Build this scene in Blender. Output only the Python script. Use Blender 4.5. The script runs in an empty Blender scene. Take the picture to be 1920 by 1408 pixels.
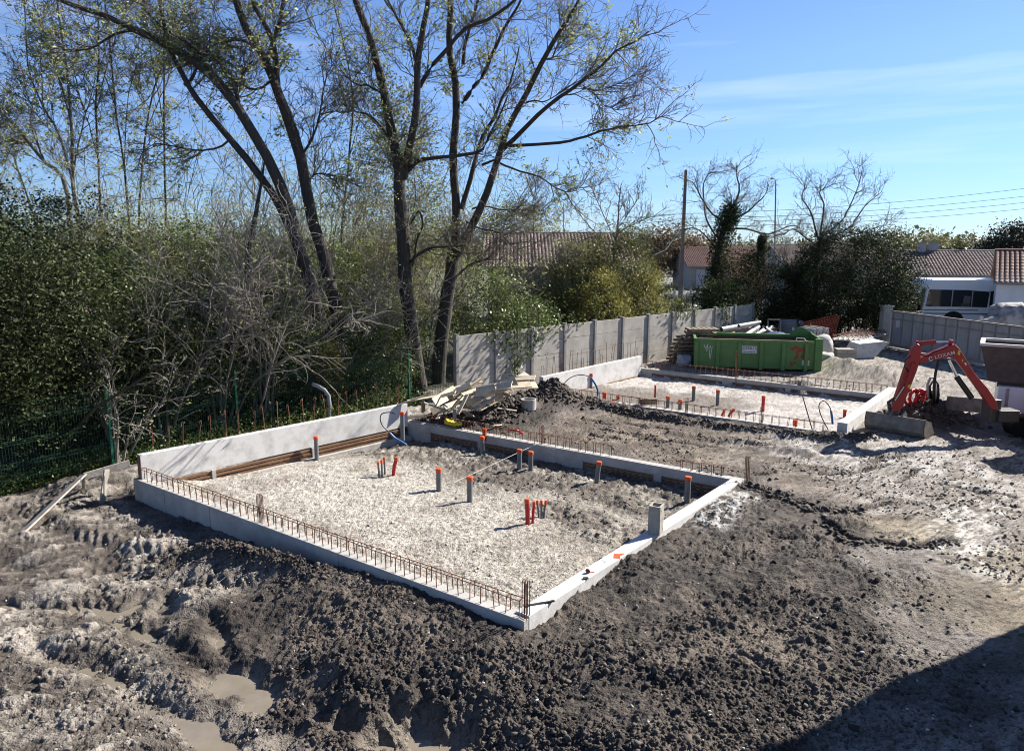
import bpy, math, random
import numpy as np
from mathutils import Vector, Matrix, Euler
R = math.radians
C = bpy.context.scene.collection
scene = bpy.context.scene

# ---------------------------------------------------------------- camera, sky, sun, exposure
F, HY, H = 1380.0, 458.0, 4.7            # focal length (px of a 1920 wide frame), horizon row, eye height
PITCH = math.atan((704 - HY) / F)
cam_d = bpy.data.cameras.new('camera'); cam = bpy.data.objects.new('camera', cam_d); C.objects.link(cam)
cam_d.sensor_width = 36; cam_d.lens = 36 * F / 1920; cam_d.clip_start = .1; cam_d.clip_end = 3000
cam.location = (0, 0, H); cam.rotation_euler = (R(90) - PITCH, 0, 0); scene.camera = cam

SUN_EL, SUN_AZ = R(35), math.atan2(.50, .86)      # azimuth measured from +X towards +Y
sd = Vector((math.cos(SUN_EL) * math.cos(SUN_AZ), math.cos(SUN_EL) * math.sin(SUN_AZ), math.sin(SUN_EL)))
world = bpy.data.worlds.new('World'); scene.world = world; world.use_nodes = True
wn, wl = world.node_tree.nodes, world.node_tree.links
wn.clear()
wo = wn.new('ShaderNodeOutputWorld'); bg = wn.new('ShaderNodeBackground'); sky = wn.new('ShaderNodeTexSky')
sky.sky_type = 'NISHITA'; sky.sun_disc = False; sky.sun_elevation = SUN_EL
sky.sun_rotation = R(90) - SUN_AZ; sky.altitude = 50; sky.air_density = .9; sky.dust_density = .05; sky.ozone_density = 3.5
bg.inputs['Strength'].default_value = .052
# thin high cirrus streaks
tc = wn.new('ShaderNodeTexCoord'); mp = wn.new('ShaderNodeMapping'); mp.inputs['Rotation'].default_value = (0, R(-9), R(12))
mp.inputs['Scale'].default_value = (1.2, 1.2, 17)
nz = wn.new('ShaderNodeTexNoise'); nz.inputs['Scale'].default_value = 1.6; nz.inputs['Detail'].default_value = 7; nz.inputs['Roughness'].default_value = .55
cr = wn.new('ShaderNodeValToRGB'); cr.color_ramp.elements[0].position = .52; cr.color_ramp.elements[1].position = .78
cr.color_ramp.elements[1].color = (.26, .26, .26, 1)
mx = wn.new('ShaderNodeMixRGB'); mx.inputs['Color2'].default_value = (10.5, 10.3, 10.6, 1)
wl.new(tc.outputs['Generated'], mp.inputs[0]); wl.new(mp.outputs[0], nz.inputs[0]); wl.new(nz.outputs[0], cr.inputs[0])
wl.new(cr.outputs[0], mx.inputs['Fac']); wl.new(sky.outputs[0], mx.inputs['Color1']); hsv = wn.new('ShaderNodeMixRGB'); hsv.blend_type = 'MULTIPLY'; hsv.inputs[0].default_value = 1; hsv.inputs[2].default_value = (.90, .97, 1.16, 1)
sep = wn.new('ShaderNodeSeparateXYZ'); wl.new(tc.outputs['Generated'], sep.inputs[0]); hr = wn.new('ShaderNodeValToRGB'); wl.new(sep.outputs[2], hr.inputs[0])
hr.color_ramp.elements[0].color = (.60, .72, .86, 1); hr.color_ramp.elements[0].position = 0; hr.color_ramp.elements[1].color = (1, 1, 1, 1); hr.color_ramp.elements[1].position = .22
hm = wn.new('ShaderNodeMixRGB'); hm.blend_type = 'MULTIPLY'; hm.inputs[0].default_value = 1; wl.new(mx.outputs[0], hm.inputs[1]); wl.new(hr.outputs[0], hm.inputs[2]); wl.new(hm.outputs[0], hsv.inputs[1]); wl.new(hsv.outputs[0], bg.inputs['Color']); wl.new(bg.outputs[0], wo.inputs[0])
sl = bpy.data.lights.new('sun', 'SUN'); sl.energy = 5.0; sl.angle = R(.5); sl.color = (1, .94, .86)
so = bpy.data.objects.new('sun', sl); C.objects.link(so); so.rotation_euler = (-sd).to_track_quat('-Z', 'Y').to_euler(); so.location = (20, 10, 30)
vs = scene.view_settings; vs.view_transform = 'Standard'; vs.look = 'None'; vs.gamma = 1; vs.exposure = 1.45
scene.cycles.filter_width = 1.0; scene.cycles.max_bounces = 6; scene.cycles.transparent_max_bounces = 8; scene.cycles.diffuse_bounces = 3

# ---------------------------------------------------------------- helpers
def _ray(px, py):
    a = (px - 960) / F; b = (704 - py) / F
    return np.array([a, math.cos(PITCH) + b * math.sin(PITCH), -math.sin(PITCH) + b * math.cos(PITCH)])
def P(px, py, z=0.0):                     # survey: where the sight line through a photo point meets height z
    d = _ray(px, py); t = (z - H) / d[2]; return np.array([d[0] * t, d[1] * t, z])
def Dp(px, py, Y):                        # survey: the point of a sight line at distance Y
    d = _ray(px, py); t = Y / d[1]; return np.array([d[0] * t, Y, H + d[2] * t])

ALB = .70                                 # real albedos; the photo is exposed bright
def rgb(c, a=1): return (c[0] * ALB, c[1] * ALB, c[2] * ALB, a)
def mat(name, col, rough=.8, col2=None, nscale=6., bump=0., bscale=40., metal=0., spec=.4, det=6, coord='Object', lo=.35, hi=.65, island=0., stretch=None, trans=0.):
    m = bpy.data.materials.new(name); m.use_nodes = True; n = m.node_tree.nodes; l = m.node_tree.links
    b = n['Principled BSDF']; b.inputs['Roughness'].default_value = rough; b.inputs['Metallic'].default_value = metal
    b.inputs['Specular IOR Level'].default_value = spec; b.inputs['Base Color'].default_value = rgb(col)
    t = n.new('ShaderNodeTexCoord'); src = t.outputs[coord]
    if stretch:
        mp_ = n.new('ShaderNodeMapping'); mp_.inputs['Scale'].default_value = stretch; l.new(src, mp_.inputs[0]); src = mp_.outputs[0]
    out = None
    if col2 is not None:
        z = n.new('ShaderNodeTexNoise'); z.inputs['Scale'].default_value = nscale; z.inputs['Detail'].default_value = det; z.inputs['Roughness'].default_value = .65
        l.new(src, z.inputs[0]); r = n.new('ShaderNodeMapRange'); r.inputs[1].default_value = lo; r.inputs[2].default_value = hi
        l.new(z.outputs[0], r.inputs[0]); x = n.new('ShaderNodeMixRGB'); x.inputs[1].default_value = rgb(col); x.inputs[2].default_value = rgb(col2)
        l.new(r.outputs[0], x.inputs[0]); out = x.outputs[0]
    if island:
        g = n.new('ShaderNodeNewGeometry'); hs = n.new('ShaderNodeHueSaturation')
        r2 = n.new('ShaderNodeMapRange'); r2.inputs[3].default_value = 1 - island; r2.inputs[4].default_value = 1 + island
        l.new(g.outputs['Random Per Island'], r2.inputs[0]); l.new(r2.outputs[0], hs.inputs['Value'])
        if out is not None: l.new(out, hs.inputs['Color'])
        else: hs.inputs['Color'].default_value = rgb(col)
        out = hs.outputs[0]
    if out is not None: l.new(out, b.inputs['Base Color'])
    if bump:
        z = n.new('ShaderNodeTexNoise'); z.inputs['Scale'].default_value = bscale; z.inputs['Detail'].default_value = 5
        l.new(src, z.inputs[0]); bp = n.new('ShaderNodeBump'); bp.inputs['Strength'].default_value = bump; bp.inputs['Distance'].default_value = .02
        l.new(z.outputs[0], bp.inputs['Height']); l.new(bp.outputs[0], b.inputs['Normal'])
    if trans:
        tr = n.new('ShaderNodeBsdfTranslucent'); ms = n.new('ShaderNodeMixShader'); ms.inputs[0].default_value = trans
        if out is not None: l.new(out, tr.inputs[0])
        else: tr.inputs[0].default_value = rgb(col)
        o = n['Material Output']; l.new(b.outputs[0], ms.inputs[1]); l.new(tr.outputs[0], ms.inputs[2]); l.new(ms.outputs[0], o.inputs[0])
    return m

def np_mesh(name, V, Fs, m, parent=None, smooth=False):
    V = np.asarray(V, np.float32); me = bpy.data.meshes.new(name)
    me.vertices.add(len(V)); me.vertices.foreach_set('co', V.ravel())
    Fl = [np.asarray(f, np.int32) for f in (Fs if isinstance(Fs, list) else [Fs]) if len(f)]
    n = sum(f.shape[0] for f in Fl); me.polygons.add(n); me.loops.add(sum(f.size for f in Fl))
    me.loops.foreach_set('vertex_index', np.concatenate([f.ravel() for f in Fl]))
    tot = np.concatenate([np.full(f.shape[0], f.shape[1], np.int32) for f in Fl]); st = np.concatenate([[0], np.cumsum(tot)[:-1]]).astype(np.int32)
    me.polygons.foreach_set('loop_start', st); me.polygons.foreach_set('loop_total', tot)
    if smooth: me.polygons.foreach_set('use_smooth', np.ones(n, bool))
    me.update(calc_edges=True); me.materials.append(m)
    o = bpy.data.objects.new(name, me); C.objects.link(o)
    if parent is not None: o.parent = parent
    return o

class MB:
    def __init__(s): s.v = []; s.f = []
    def add(s, vs, fs):
        k = len(s.v); s.v.extend([tuple(float(c) for c in v) for v in vs]); s.f.extend([tuple(i + k for i in f) for f in fs]); return s
    def box(s, c, sz, rot=None):
        hx, hy, hz = sz[0] / 2, sz[1] / 2, sz[2] / 2
        vs = [Vector((x, y, z)) for z in (-hz, hz) for x, y in ((-hx, -hy), (hx, -hy), (hx, hy), (-hx, hy))]
        if rot is not None:
            m = rot if isinstance(rot, Matrix) else Euler(rot if not isinstance(rot, (int, float)) else (0, 0, rot)).to_matrix()
            vs = [m @ v for v in vs]
        c = Vector(c); return s.add([v + c for v in vs], [(0, 3, 2, 1), (4, 5, 6, 7), (0, 1, 5, 4), (1, 2, 6, 5), (2, 3, 7, 6), (3, 0, 4, 7)])
    def bar(s, p, q, w, z0, z1, off=0.):                 # upright slab along the ground line p-q, off = shift to its left
        p = Vector((p[0], p[1], 0)); q = Vector((q[0], q[1], 0)); d = (q - p).normalized(); n = Vector((-d.y, d.x, 0))
        a = [p + n * (off - w / 2), q + n * (off - w / 2), q + n * (off + w / 2), p + n * (off + w / 2)]
        return s.add([(v.x, v.y, z0) for v in a] + [(v.x, v.y, z1) for v in a], [(0, 3, 2, 1), (4, 5, 6, 7), (0, 1, 5, 4), (1, 2, 6, 5), (2, 3, 7, 6), (3, 0, 4, 7)])
    def plank(s, p, q, w, t, roll=0.):
        p, q = Vector(p), Vector(q); d = q - p; L = d.length
        m = d.to_track_quat('X', 'Z').to_matrix() @ Matrix.Rotation(roll, 3, 'X')
        return s.box((p + q) / 2, (L, w, t), m)
    def tube(s, pts, rad, n=6, cap=True):
        pts = [Vector(p) for p in pts]; k = len(pts); rs = rad if isinstance(rad, (list, tuple)) else [rad] * k
        vs = []; up = None
        for i, p in enumerate(pts):
            d = (pts[min(i + 1, k - 1)] - pts[max(i - 1, 0)]).normalized()
            if up is None: up = d.orthogonal().normalized()
            up = (up - d * up.dot(d)); up = up.normalized() if up.length > 1e-5 else d.orthogonal().normalized()
            sx = d.cross(up)
            for j in range(n):
                a = 2 * math.pi * j / n; vs.append(p + (up * math.cos(a) + sx * math.sin(a)) * rs[i])
        fs = [(i * n + j, i * n + (j + 1) % n, (i + 1) * n + (j + 1) % n, (i + 1) * n + j) for i in range(k - 1) for j in range(n)]
        if cap: fs += [tuple(reversed(range(n))), tuple((k - 1) * n + j for j in range(n))]
        return s.add(vs, fs)
    def pipe(s, c, r, r2, h, n=20):                       # open ring: outer r, inner r2
        vs = []
        for z, q in ((0, r), (h, r), (h, r2), (0, r2)):
            vs += [(c[0] + q * math.cos(2 * math.pi * j / n), c[1] + q * math.sin(2 * math.pi * j / n), c[2] + z) for j in range(n)]
        return s.add(vs, [(i * n + j, i * n + (j + 1) % n, ((i + 1) % 4) * n + (j + 1) % n, ((i + 1) % 4) * n + j) for i in range(4) for j in range(n)])
    def prism(s, poly, fn, t0, t1):                       # outline in 2D, fn(u, v, t) gives the 3D point
        n = len(poly); vs = [fn(u, v, t0) for u, v in poly] + [fn(u, v, t1) for u, v in poly]
        return s.add(vs, [tuple(range(n)), tuple(reversed(range(n, 2 * n)))] + [(i, n + i, n + (i + 1) % n, (i + 1) % n) for i in range(n)])
    def build(s, name, m, parent=None, smooth=False, bevel=0., loc=None):
        me = bpy.data.meshes.new(name)
        vs_ = s.v
        if loc is not None: vs_ = [(v[0] - loc[0], v[1] - loc[1], v[2] - loc[2]) for v in vs_]
        me.from_pydata(vs_, [], s.f)
        for mm in (m if isinstance(m, list) else [m]): me.materials.append(mm)
        if smooth:
            me.polygons.foreach_set('use_smooth', [True] * len(me.polygons))
        o = bpy.data.objects.new(name, me); C.objects.link(o)
        if loc is not None: o.location = loc
        if parent is not None: o.parent = parent
        if bevel:
            b = o.modifiers.new('bevel', 'BEVEL'); b.width = bevel; b.segments = 2; b.limit_method = 'ANGLE'; b.angle_limit = R(40)
        return o

def tag(o, label=None, cat=None, group=None, kind=None):
    if label: o['label'] = label
    if cat: o['category'] = cat
    if group: o['group'] = group
    if kind: o['kind'] = kind
    return o
def empty(name, loc=(0, 0, 0), rz=0., **k):
    o = bpy.data.objects.new(name, None); C.objects.link(o); o.location = loc; o.rotation_euler = (0, 0, rz); o.empty_display_size = .2
    return tag(o, **k)
def copy_tree(o, parent=None):
    kids = [c for c in bpy.data.objects if c.parent == o] if o.children is None else list(o.children)
    c = o.copy(); C.objects.link(c); c.parent = parent
    for ch in kids: copy_tree(ch, c)
    return c

# ---- numpy noise
def _h(ix, iy, seed):
    h = (ix.astype(np.int64) * 374761393 + iy.astype(np.int64) * 668265263 + seed * 1442695041) & 0xffffffff
    h = ((h ^ (h >> 13)) * 1274126177) & 0xffffffff
    return ((h ^ (h >> 16)) & 0xffffff) / float(0xffffff)
def vnoise(x, y, seed=0):
    ix, iy = np.floor(x), np.floor(y); fx, fy = x - ix, y - iy
    ix, iy = ix.astype(np.int64), iy.astype(np.int64)
    u = fx * fx * fx * (fx * (fx * 6 - 15) + 10); v = fy * fy * fy * (fy * (fy * 6 - 15) + 10)
    a, b, c, d = _h(ix, iy, seed), _h(ix + 1, iy, seed), _h(ix, iy + 1, seed), _h(ix + 1, iy + 1, seed)
    return (a * (1 - u) + b * u) * (1 - v) + (c * (1 - u) + d * u) * v
def fbm(x, y, sc, oct_=4, seed=0, rough=.5, ridge=False):
    s = np.zeros_like(x); a = 1.; t = 0.; f = 1. / sc
    for i in range(oct_):
        ca, sa = math.cos(.7 * i + .3), math.sin(.7 * i + .3)
        n = vnoise((x * ca - y * sa) * f + 17.3 * i, (x * sa + y * ca) * f - 9.1 * i, seed + i)
        if ridge: n = 1 - abs(2 * n - 1)
        s += a * n; t += a; a *= rough; f *= 2.03
    return s / t
def worley(x, y, sc, seed=0):
    x = x / sc; y = y / sc; ix, iy = np.floor(x).astype(np.int64), np.floor(y).astype(np.int64)
    best = np.full(x.shape, 9.)
    for dx in (-1, 0, 1):
        for dy in (-1, 0, 1):
            cx, cy = ix + dx, iy + dy
            d = (x - cx - _h(cx, cy, seed)) ** 2 + (y - cy - _h(cx, cy, seed + 7)) ** 2
            np.minimum(best, d, out=best)
    return np.sqrt(best)
def sst(a, b, x): t = np.clip((x - a) / (b - a), 0, 1); return t * t * (3 - 2 * t)
def seg_d(x, y, a, b):                                    # distance to a ground segment
    ax, ay = a[0], a[1]; dx, dy = b[0] - ax, b[1] - ay; L = dx * dx + dy * dy
    t = np.clip(((x - ax) * dx + (y - ay) * dy) / L, 0, 1); return np.hypot(x - ax - t * dx, y - ay - t * dy), t
def path_d(x, y, pts):
    d = np.full(x.shape, 99.); 
    for a, b in zip(pts[:-1], pts[1:]): d = np.minimum(d, seg_d(x, y, a, b)[0])
    return d

# ---------------------------------------------------------------- surveyed corners of the two foundations (top of the beams is z = 0)
A_, B_, C_, D_ = P(982, 1165), P(250, 897), P(757, 789), P(1392, 903)
E_, F_, G_, K_ = P(1010, 733), P(1195, 690), P(1672, 742), P(1578, 812)
def inside(x, y, q, m=None):
    s = np.full(np.shape(x), 9.)
    for i in range(4):
        a, b = q[i], q[(i + 1) % 4]; L = math.hypot(b[0] - a[0], b[1] - a[1])
        s = np.minimum(s, ((b[0] - a[0]) * (y - a[1]) - (b[1] - a[1]) * (x - a[0])) / L - (m[i] if m else 0))
    return s                                              # >0 inside (corners counter-clockwise)
Q1 = [A_, D_, C_, B_]; Q2 = [E_, K_, G_, F_]
WL0, WL1 = np.array([-1.75, 22.8]), np.array([11.5, 35.2])      # line of the concrete wall
# ---------------------------------------------------------------- the ground: one sheet, its heights and its real colours worked out in world metres
CTRL = [(-400, 1000, -.5), (0, 950, -.35), (0, 1100, -.5), (200, 1080, -.5), (0, 1408, -.45), (260, 945, -.45), (430, 1010, -.42), (560, 1060, -.36), (640, 1085, -.12),
        (800, 1150, -.06), (935, 1205, -.10), (1045, 1178, -.24), (1110, 1110, -.10), (1180, 1050, -.05), (1400, 915, -.02), (450, 1200, -.5), (500, 1340, -.57),
        (850, 1390, -.5), (720, 1230, -.22), (1000, 1290, -.15), (1200, 1200, -.08), (1300, 1400, 0), (1900, 1400, .05), (1600, 1100, 0), (1900, 1000, 0), (1500, 900, -.02),
        (1700, 860, 0), (1400, 850, -.05), (1100, 800, -.12), (900, 790, -.12), (1300, 810, -.10), (760, 770, -.12), (1900, 800, 0), (1600, 720, 0), (1400, 700, 0),
        (1750, 690, 0), (600, 780, -.1), (200, 880, -.2), (1000, 740, 0), (1300, 600, 0), (1700, 600, 0), (1000, 600, 0), (500, 600, 0), (0, 700, 0)]
CW = [tuple(P(a, b, c)) for a, b, c in CTRL]
RUTS = [([P(0, 1130, -.5), P(180, 1135, -.5), P(300, 1200, -.5), P(480, 1290, -.5)], .17, .14), ([P(60, 1215, -.5), P(190, 1255, -.5), P(330, 1330, -.5), P(420, 1400, -.5)], .17, .13),
        ([P(60, 960, -.45), P(220, 1010, -.45), P(360, 1040, -.45), P(560, 1075, -.4)], .2, -.10), ([P(60, 960, -.45), P(220, 1010, -.45), P(330, 1035, -.45)], .5, .03),
        ([P(180, 1060, -.5), P(330, 1090, -.5), P(470, 1110, -.45)], .22, .09), ([P(-60, 1040, -.5), P(40, 1055, -.5)], .25, .14),
        ([P(600, 1240, -.4), P(760, 1330, -.45), P(980, 1408, -.45)], .12, -.05), ([P(300, 1165, -.5), P(390, 1150, -.5), P(430, 1230, -.5)], .12, .10)]
PUD = [(P(270, 1065, -.52), .22, .5), (P(250, 1128, -.5), .26, 1.0), (P(310, 1133, -.5), .3, .8), (P(420, 1190, -.5), .2, .8), (P(440, 1275, -.5), .34, 1.0), (P(500, 1300, -.5), .34, 1.0),
       (P(610, 1340, -.5), .2, .8), (P(650, 1365, -.5), .2, .8), (P(790, 1380, -.5), .4, 1.0), (P(850, 1385, -.5), .3, 1.0), (P(720, 1395, -.5), .22, 1.), (P(180, 1050, -.5), .2, .5), (P(380, 1350, -.5), .25, .6), (P(540, 1385, -.5), .25, .6)]
WATER = -.605
LEDGE = [[P(1385, 905), P(1470, 925), P(1530, 950), P(1600, 952), P(1665, 940)], [P(1545, 975), P(1600, 1005), P(1700, 1018), P(1790, 1010)]]
SLITS = [[P(1120, 795), P(1180, 805), P(1230, 812)], [P(1090, 778), P(1142, 786)], [P(1170, 783), P(1210, 792)], [P(1215, 790), P(1275, 802)], [P(1190, 812), P(1260, 822), P(1340, 832)],
         [P(1290, 812), P(1380, 825)], [P(1105, 805), P(1160, 815)], [P(1540, 885), P(1600, 880), P(1665, 868)], [P(1400, 832), P(1470, 838)], [P(1410, 885), P(1450, 882)],
         [P(1680, 900), P(1720, 880)], [P(1760, 905), P(1900, 930)], [P(1620, 862), P(1700, 850)]]
def zones(x, y):
    """soil types as 0..1 masks, by place"""
    wob = (fbm(x, y, 1.6, 4, 11) - .5) * 1.6
    i1, i2 = inside(x, y, Q1, (.1, -.13, .1, .1)), inside(x, y, Q2, (.1, .02, -.14, .1))
    g1, g2 = sst(0, .03, i1), sst(0, .03, i2)
    # dark loose topsoil: belt round the near corner and the strip right of the right beam
    dk = path_d(x, y, [P(560, 1130), P(800, 1230), P(1000, 1290), P(1200, 1200), P(1330, 1060), P(1420, 960)])
    dark = 1 - sst(1.35, 2.1, dk + wob * .55)
    dk2 = path_d(x, y, [P(420, 1040, -.4), P(560, 1070, -.4)]); dark = np.maximum(dark, 1 - sst(.2, .6, dk2 + wob * .2))
    dk3 = path_d(x, y, [P(900, 1330), P(1300, 1330), P(1480, 1180), P(1520, 1080)]); dark = np.maximum(dark, 1 - sst(.7, 1.7, dk3 + wob * .6))
    dk5 = path_d(x, y, [P(1500, 1300), P(1750, 1250), P(1700, 1090)]); dark = np.maximum(dark, .62 * (1 - sst(.6, 1.6, dk5 + wob * .7)))
    dk4 = path_d(x, y, [P(280, 940, -.4), P(430, 1010, -.4)]); dark = np.maximum(dark, .75 * (1 - sst(.2, .6, dk4 + wob * .2)))  # near beam's shadow strip along its outer foot, put into the soil colour
    heap = path_d(x, y, [P(800, 790), P(900, 790), P(1010, 752), P(1060, 752)]); dark = np.maximum(dark, 1 - sst(.9, 1.7, heap + wob * .4))
    e2 = path_d(x, y, [E_, K_]); dark = np.maximum(dark, (1 - sst(.25, .75, e2 + wob * .25)) * (1 - g2))
    e3 = path_d(x, y, [C_, D_]); dark = np.maximum(dark, .8 * (1 - sst(.4, 1.1, e3 + wob * .4)) * (1 - g1))
    ex = path_d(x, y, [P(1760, 790), P(1900, 800)]); dark = np.maximum(dark, .8 * (1 - sst(.9, 1.8, ex + wob * .4)))
    dark = dark * (1 - np.maximum(g1, g2))
    tan = (1 - sst(1.6, 3.2, path_d(x, y, [P(1120, 800), P(1250, 830), P(1380, 870)]) + wob)) * (1 - dark)
    tan = np.maximum(tan, (1 - sst(.5, 1.1, path_d(x, y, [P(1900, 1080), P(1880, 1150)]) + wob * .4)))
    tan = np.maximum(tan, (1 - sst(.35, .8, path_d(x, y, [P(1640, 985), P(1740, 995)]) + wob * .3)))
    mud = 1 - sst(.6, 2.4, path_d(x, y, [P(0, 1000, -.5), P(150, 1150, -.5), P(250, 1330, -.5), P(700, 1408, -.5)]) - 1.6 + wob * .7)
    mud = mud * (1 - dark) * (1 - np.maximum(g1, g2))
    wet = .9 * (1 - sst(.8, 2.4, path_d(x, y, [P(760, 830, -.4), P(1080, 900, -.4), P(1290, 950, -.4)]) - .1 + wob * .9)) * g1; wet = np.maximum(wet, .85 * g1 * (1 - sst(.35, 1.1, path_d(x, y, [P(1060, 950, -.25), P(1150, 985, -.25), P(1215, 1000, -.2)]) + wob * .5)))
    return dict(g1=g1, g2=g2, dark=dark, tan=tan * (1 - np.maximum(g1, g2)), mud=mud, wet=wet, i1=i1, i2=i2)
def height(x, y, z_=None, det=True):
    z = zones(x, y) if z_ is None else z_
    num = np.zeros_like(x); den = np.zeros_like(x)
    for cx, cy, cz in CW:
        w = 1 / (((x - cx) ** 2 + (y - cy) ** 2 + .25) ** 1.6); num += w * cz; den += w
    h = num / den
    far = sst(40, 60, np.hypot(x, y)); h = h * (1 - far)
    # inside the foundations
    vv = ((x - A_[0]) * .637 + (y - A_[1]) * .771) / 7.1
    h = h * (1 - z['g1']) + z['g1'] * (-.15 - .24 * sst(0, 1, vv) - .16 * (1 - sst(.1, 1.5, seg_d(x, y, B_, C_)[0])) * sst(0, .12, vv)); h = h * (1 - z['g2']) + z['g2'] * -.28
    out = 1 - np.maximum(z['g1'], z['g2'])
    # heaps
    def heap(c, r, hh, ex=1.5): d = np.hypot((x - c[0]), (y - c[1])) / r; return hh * np.exp(-d ** ex * 2) 
    h += out * heap(P(1035, 752), 1.25, .62) + out * heap(P(960, 768), 1.2, .35) + out * heap(P(880, 785), 1.2, .25)
    h += out * (heap(P(1590, 700), 1.25, .55, 1.3) + heap(P(1650, 708), 1.0, .35) + heap(P(1500, 722), .7, .22) + heap(P(1560, 690), 1.1, .4))
    h += out * (heap(P(1730, 790), 1.0, .5, 1.8) + heap(P(1780, 790), .7, .25)) + out * (1 - sst(0, .35, path_d(x, y, [P(1260, 806), P(1520, 848)]))) * .12
    e2d = path_d(x, y, [P(1110, 757), P(1330, 793), P(1570, 825), P(1630, 822)]); h += out * np.exp(-(e2d / .22) ** 2) * .14 * (fbm(x, y, .5, 3, 77) * 1.6)
    ed = path_d(x, y, [P(280, 1055, -.4), P(420, 1040, -.4), P(520, 1070, -.4), P(600, 1085, -.3)]); h += out * np.exp(-(ed / .28) ** 2) * .14
    for pts, w, dep in RUTS:
        h -= out * np.exp(-(path_d(x + .25 * (fbm(x, y, .8, 3, 3) - .5), y, pts) / w) ** 2) * dep
    pud = np.zeros_like(x)
    for c, r, s in PUD:
        r = r * .82
        pud = np.maximum(pud, s * (1 - sst(.35, 1.5, np.hypot(x - c[0], (y - c[1])) / r + (fbm(x, y, .35, 4, 31) - .5) * 1.7)))
    crack = np.zeros_like(x)
    for pts in LEDGE:
        d = path_d(x, y, pts) + (fbm(x, y, .25, 3, 5) - .5) * .12; h -= np.exp(-(d / .08) ** 2) * .13; crack = np.maximum(crack, np.exp(-(d / .10) ** 2))
    for k, pts in enumerate(SLITS):
        d = path_d(x, y, pts) + (fbm(x, y, .3, 3, 50 + k) - .5) * .14; h -= np.exp(-(d / .06) ** 2) * .12; crack = np.maximum(crack, np.exp(-(d / .06) ** 2))
    if det:
        near = 1 - sst(20, 42, np.hypot(x, y)) * .8
        dk, md, gr = z['dark'], z['mud'], z['g1']
        w1, w2 = worley(x, y, .075, 1), worley(x + .03 * fbm(x, y, .1, 2, 8), y, .19, 2)
        w3 = worley(x, y, .036, 4)
        pack = fbm(x, y, 1.3, 3, 90)
        lump = sst(.35, .7, fbm(x, y, .55, 3, 15))
        rough_ = .25 + 1.15 * sst(.36, .62, fbm(x, y, 1.2, 4, 91)); h += near * dk * (rough_ * ((.5 - w1) * .034 + (.55 - w2) * .055 * lump + (.5 - w3) * .024) + (fbm(x, y, .9, 5, 20, .6) - .5) * .20 + (fbm(x, y, .12, 3, 21, .6, True) - .68) * .06)
        rdg = fbm(x + .3 * fbm(x, y, .6, 2, 44), y, .75, 6, 23, .56, True)
        wx_, wy_ = x + .16 * fbm(x, y, .35, 4, 61), y + .16 * fbm(x, y, .35, 4, 62); ax_, ay_ = wx_ * .8 + wy_ * .6, (wy_ * .8 - wx_ * .6) * 1.9
        pA, pB = fbm(ax_, ay_, .9, 6, 63, .6), fbm(ax_, ay_, .34, 5, 64, .65); rA, rB, rC = fbm(wx_, wy_, .42, 5, 66, .62, True), fbm(wx_, wy_, .17, 4, 67, .6, True), fbm(x, y, .07, 3, 68, .6, True)
        plat = sst(.48, .52, pA) * .035 + sst(.57, .60, pA) * .035 + sst(.5, .55, pB) * .025; z['crest'] = sst(.46, .54, pA) * .35 + sst(.55, .85, rA) * .35 + sst(.47, .57, pB) * .3
        smo = .3 + .7 * sst(.44, .58, fbm(ax_, ay_, 1.3, 3, 69)); h += md * (plat - .05 + smo * ((rA - .68) * .11 + (rB - .68) * .07 + (rC - .68) * .05) + (.5 - w3) * .008)
        for cx_, cy_, w_ in ((*P(1648, 925)[:2], .55), (*P(1545, 928)[:2], .4), (*P(1430, 905)[:2], .3)):
            h += np.exp(-((x - cx_) ** 2 + ((y - cy_) * .8) ** 2) / w_ ** 2) ** 2 * .03 * np.sign(np.sin((y - .25 * x) * 2 * math.pi / .16 + fbm(x, y, .3, 2, 8))) * sst(.35, .5, fbm(x, y, .2, 2, 18))
        # cleated track prints in the mud
        for pts in (RUTS[2][0], RUTS[0][0], RUTS[4][0]):
            dd = path_d(x, y, pts); h += md * np.exp(-(dd / .3) ** 4) * .022 * sst(.45, .6, fbm(x, y, .6, 2, 19)) * np.sin((x * .9 + y * .45) * 2 * math.pi / .17 + 5 * fbm(x, y, .4, 2, 9))
        h += z['wet'] * ((fbm(x, y, .28, 4, 60, .65) - .5) * .19 + (.5 - worley(x, y, .13, 6)) * .05)
        h += np.maximum(gr, z['g2']) * ((fbm(x, y, .6, 3, 33) - .5) * .07 + (.5 - w1) * .022 + (.5 - w3) * .024 + (fbm(x, y, .11, 3, 35, .65) - .5) * .035)
        cl = np.clip(1 - dk - md - gr - z['g2'], 0, 1)
        n0_ = fbm(x, y, .6, 3, 146)
        an = fbm(x * .82 + y * .57, (y * .82 - x * .57) * 4.2, 1.1, 5, 40, .55)      # scraped by the bucket: stretched one way
        an2 = fbm(x * .82 + y * .57, (y * .82 - x * .57) * 4.2, .35, 4, 47, .55, True)
        an3 = fbm(x * .95 + y * .3 + .1 * n0_, (y * .95 - x * .3) * 5, .28, 4, 147, .62, True); h += near * cl * ((an - .5) * .03 + (.66 - an3) * .022 + (.6 - fbm(x, y, .09, 3, 149, .6, True)) * .02 + (.62 - an2) * .035 + sum(sst(q_, q_ + .012, an + (n0_ - .5) * .06) for q_ in (.40, .46, .51, .56, .62)) * .006 - .015 - sst(.60, .62, fbm(x + y * .3, y * 2.5, .8, 3, 48)) * .018 + (.5 - w3) * .007 + (.5 - worley(x, y, .12, 9)) * .014)
    h = h * (1 - pud * .9) + pud * .9 * (WATER - .04)
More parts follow.
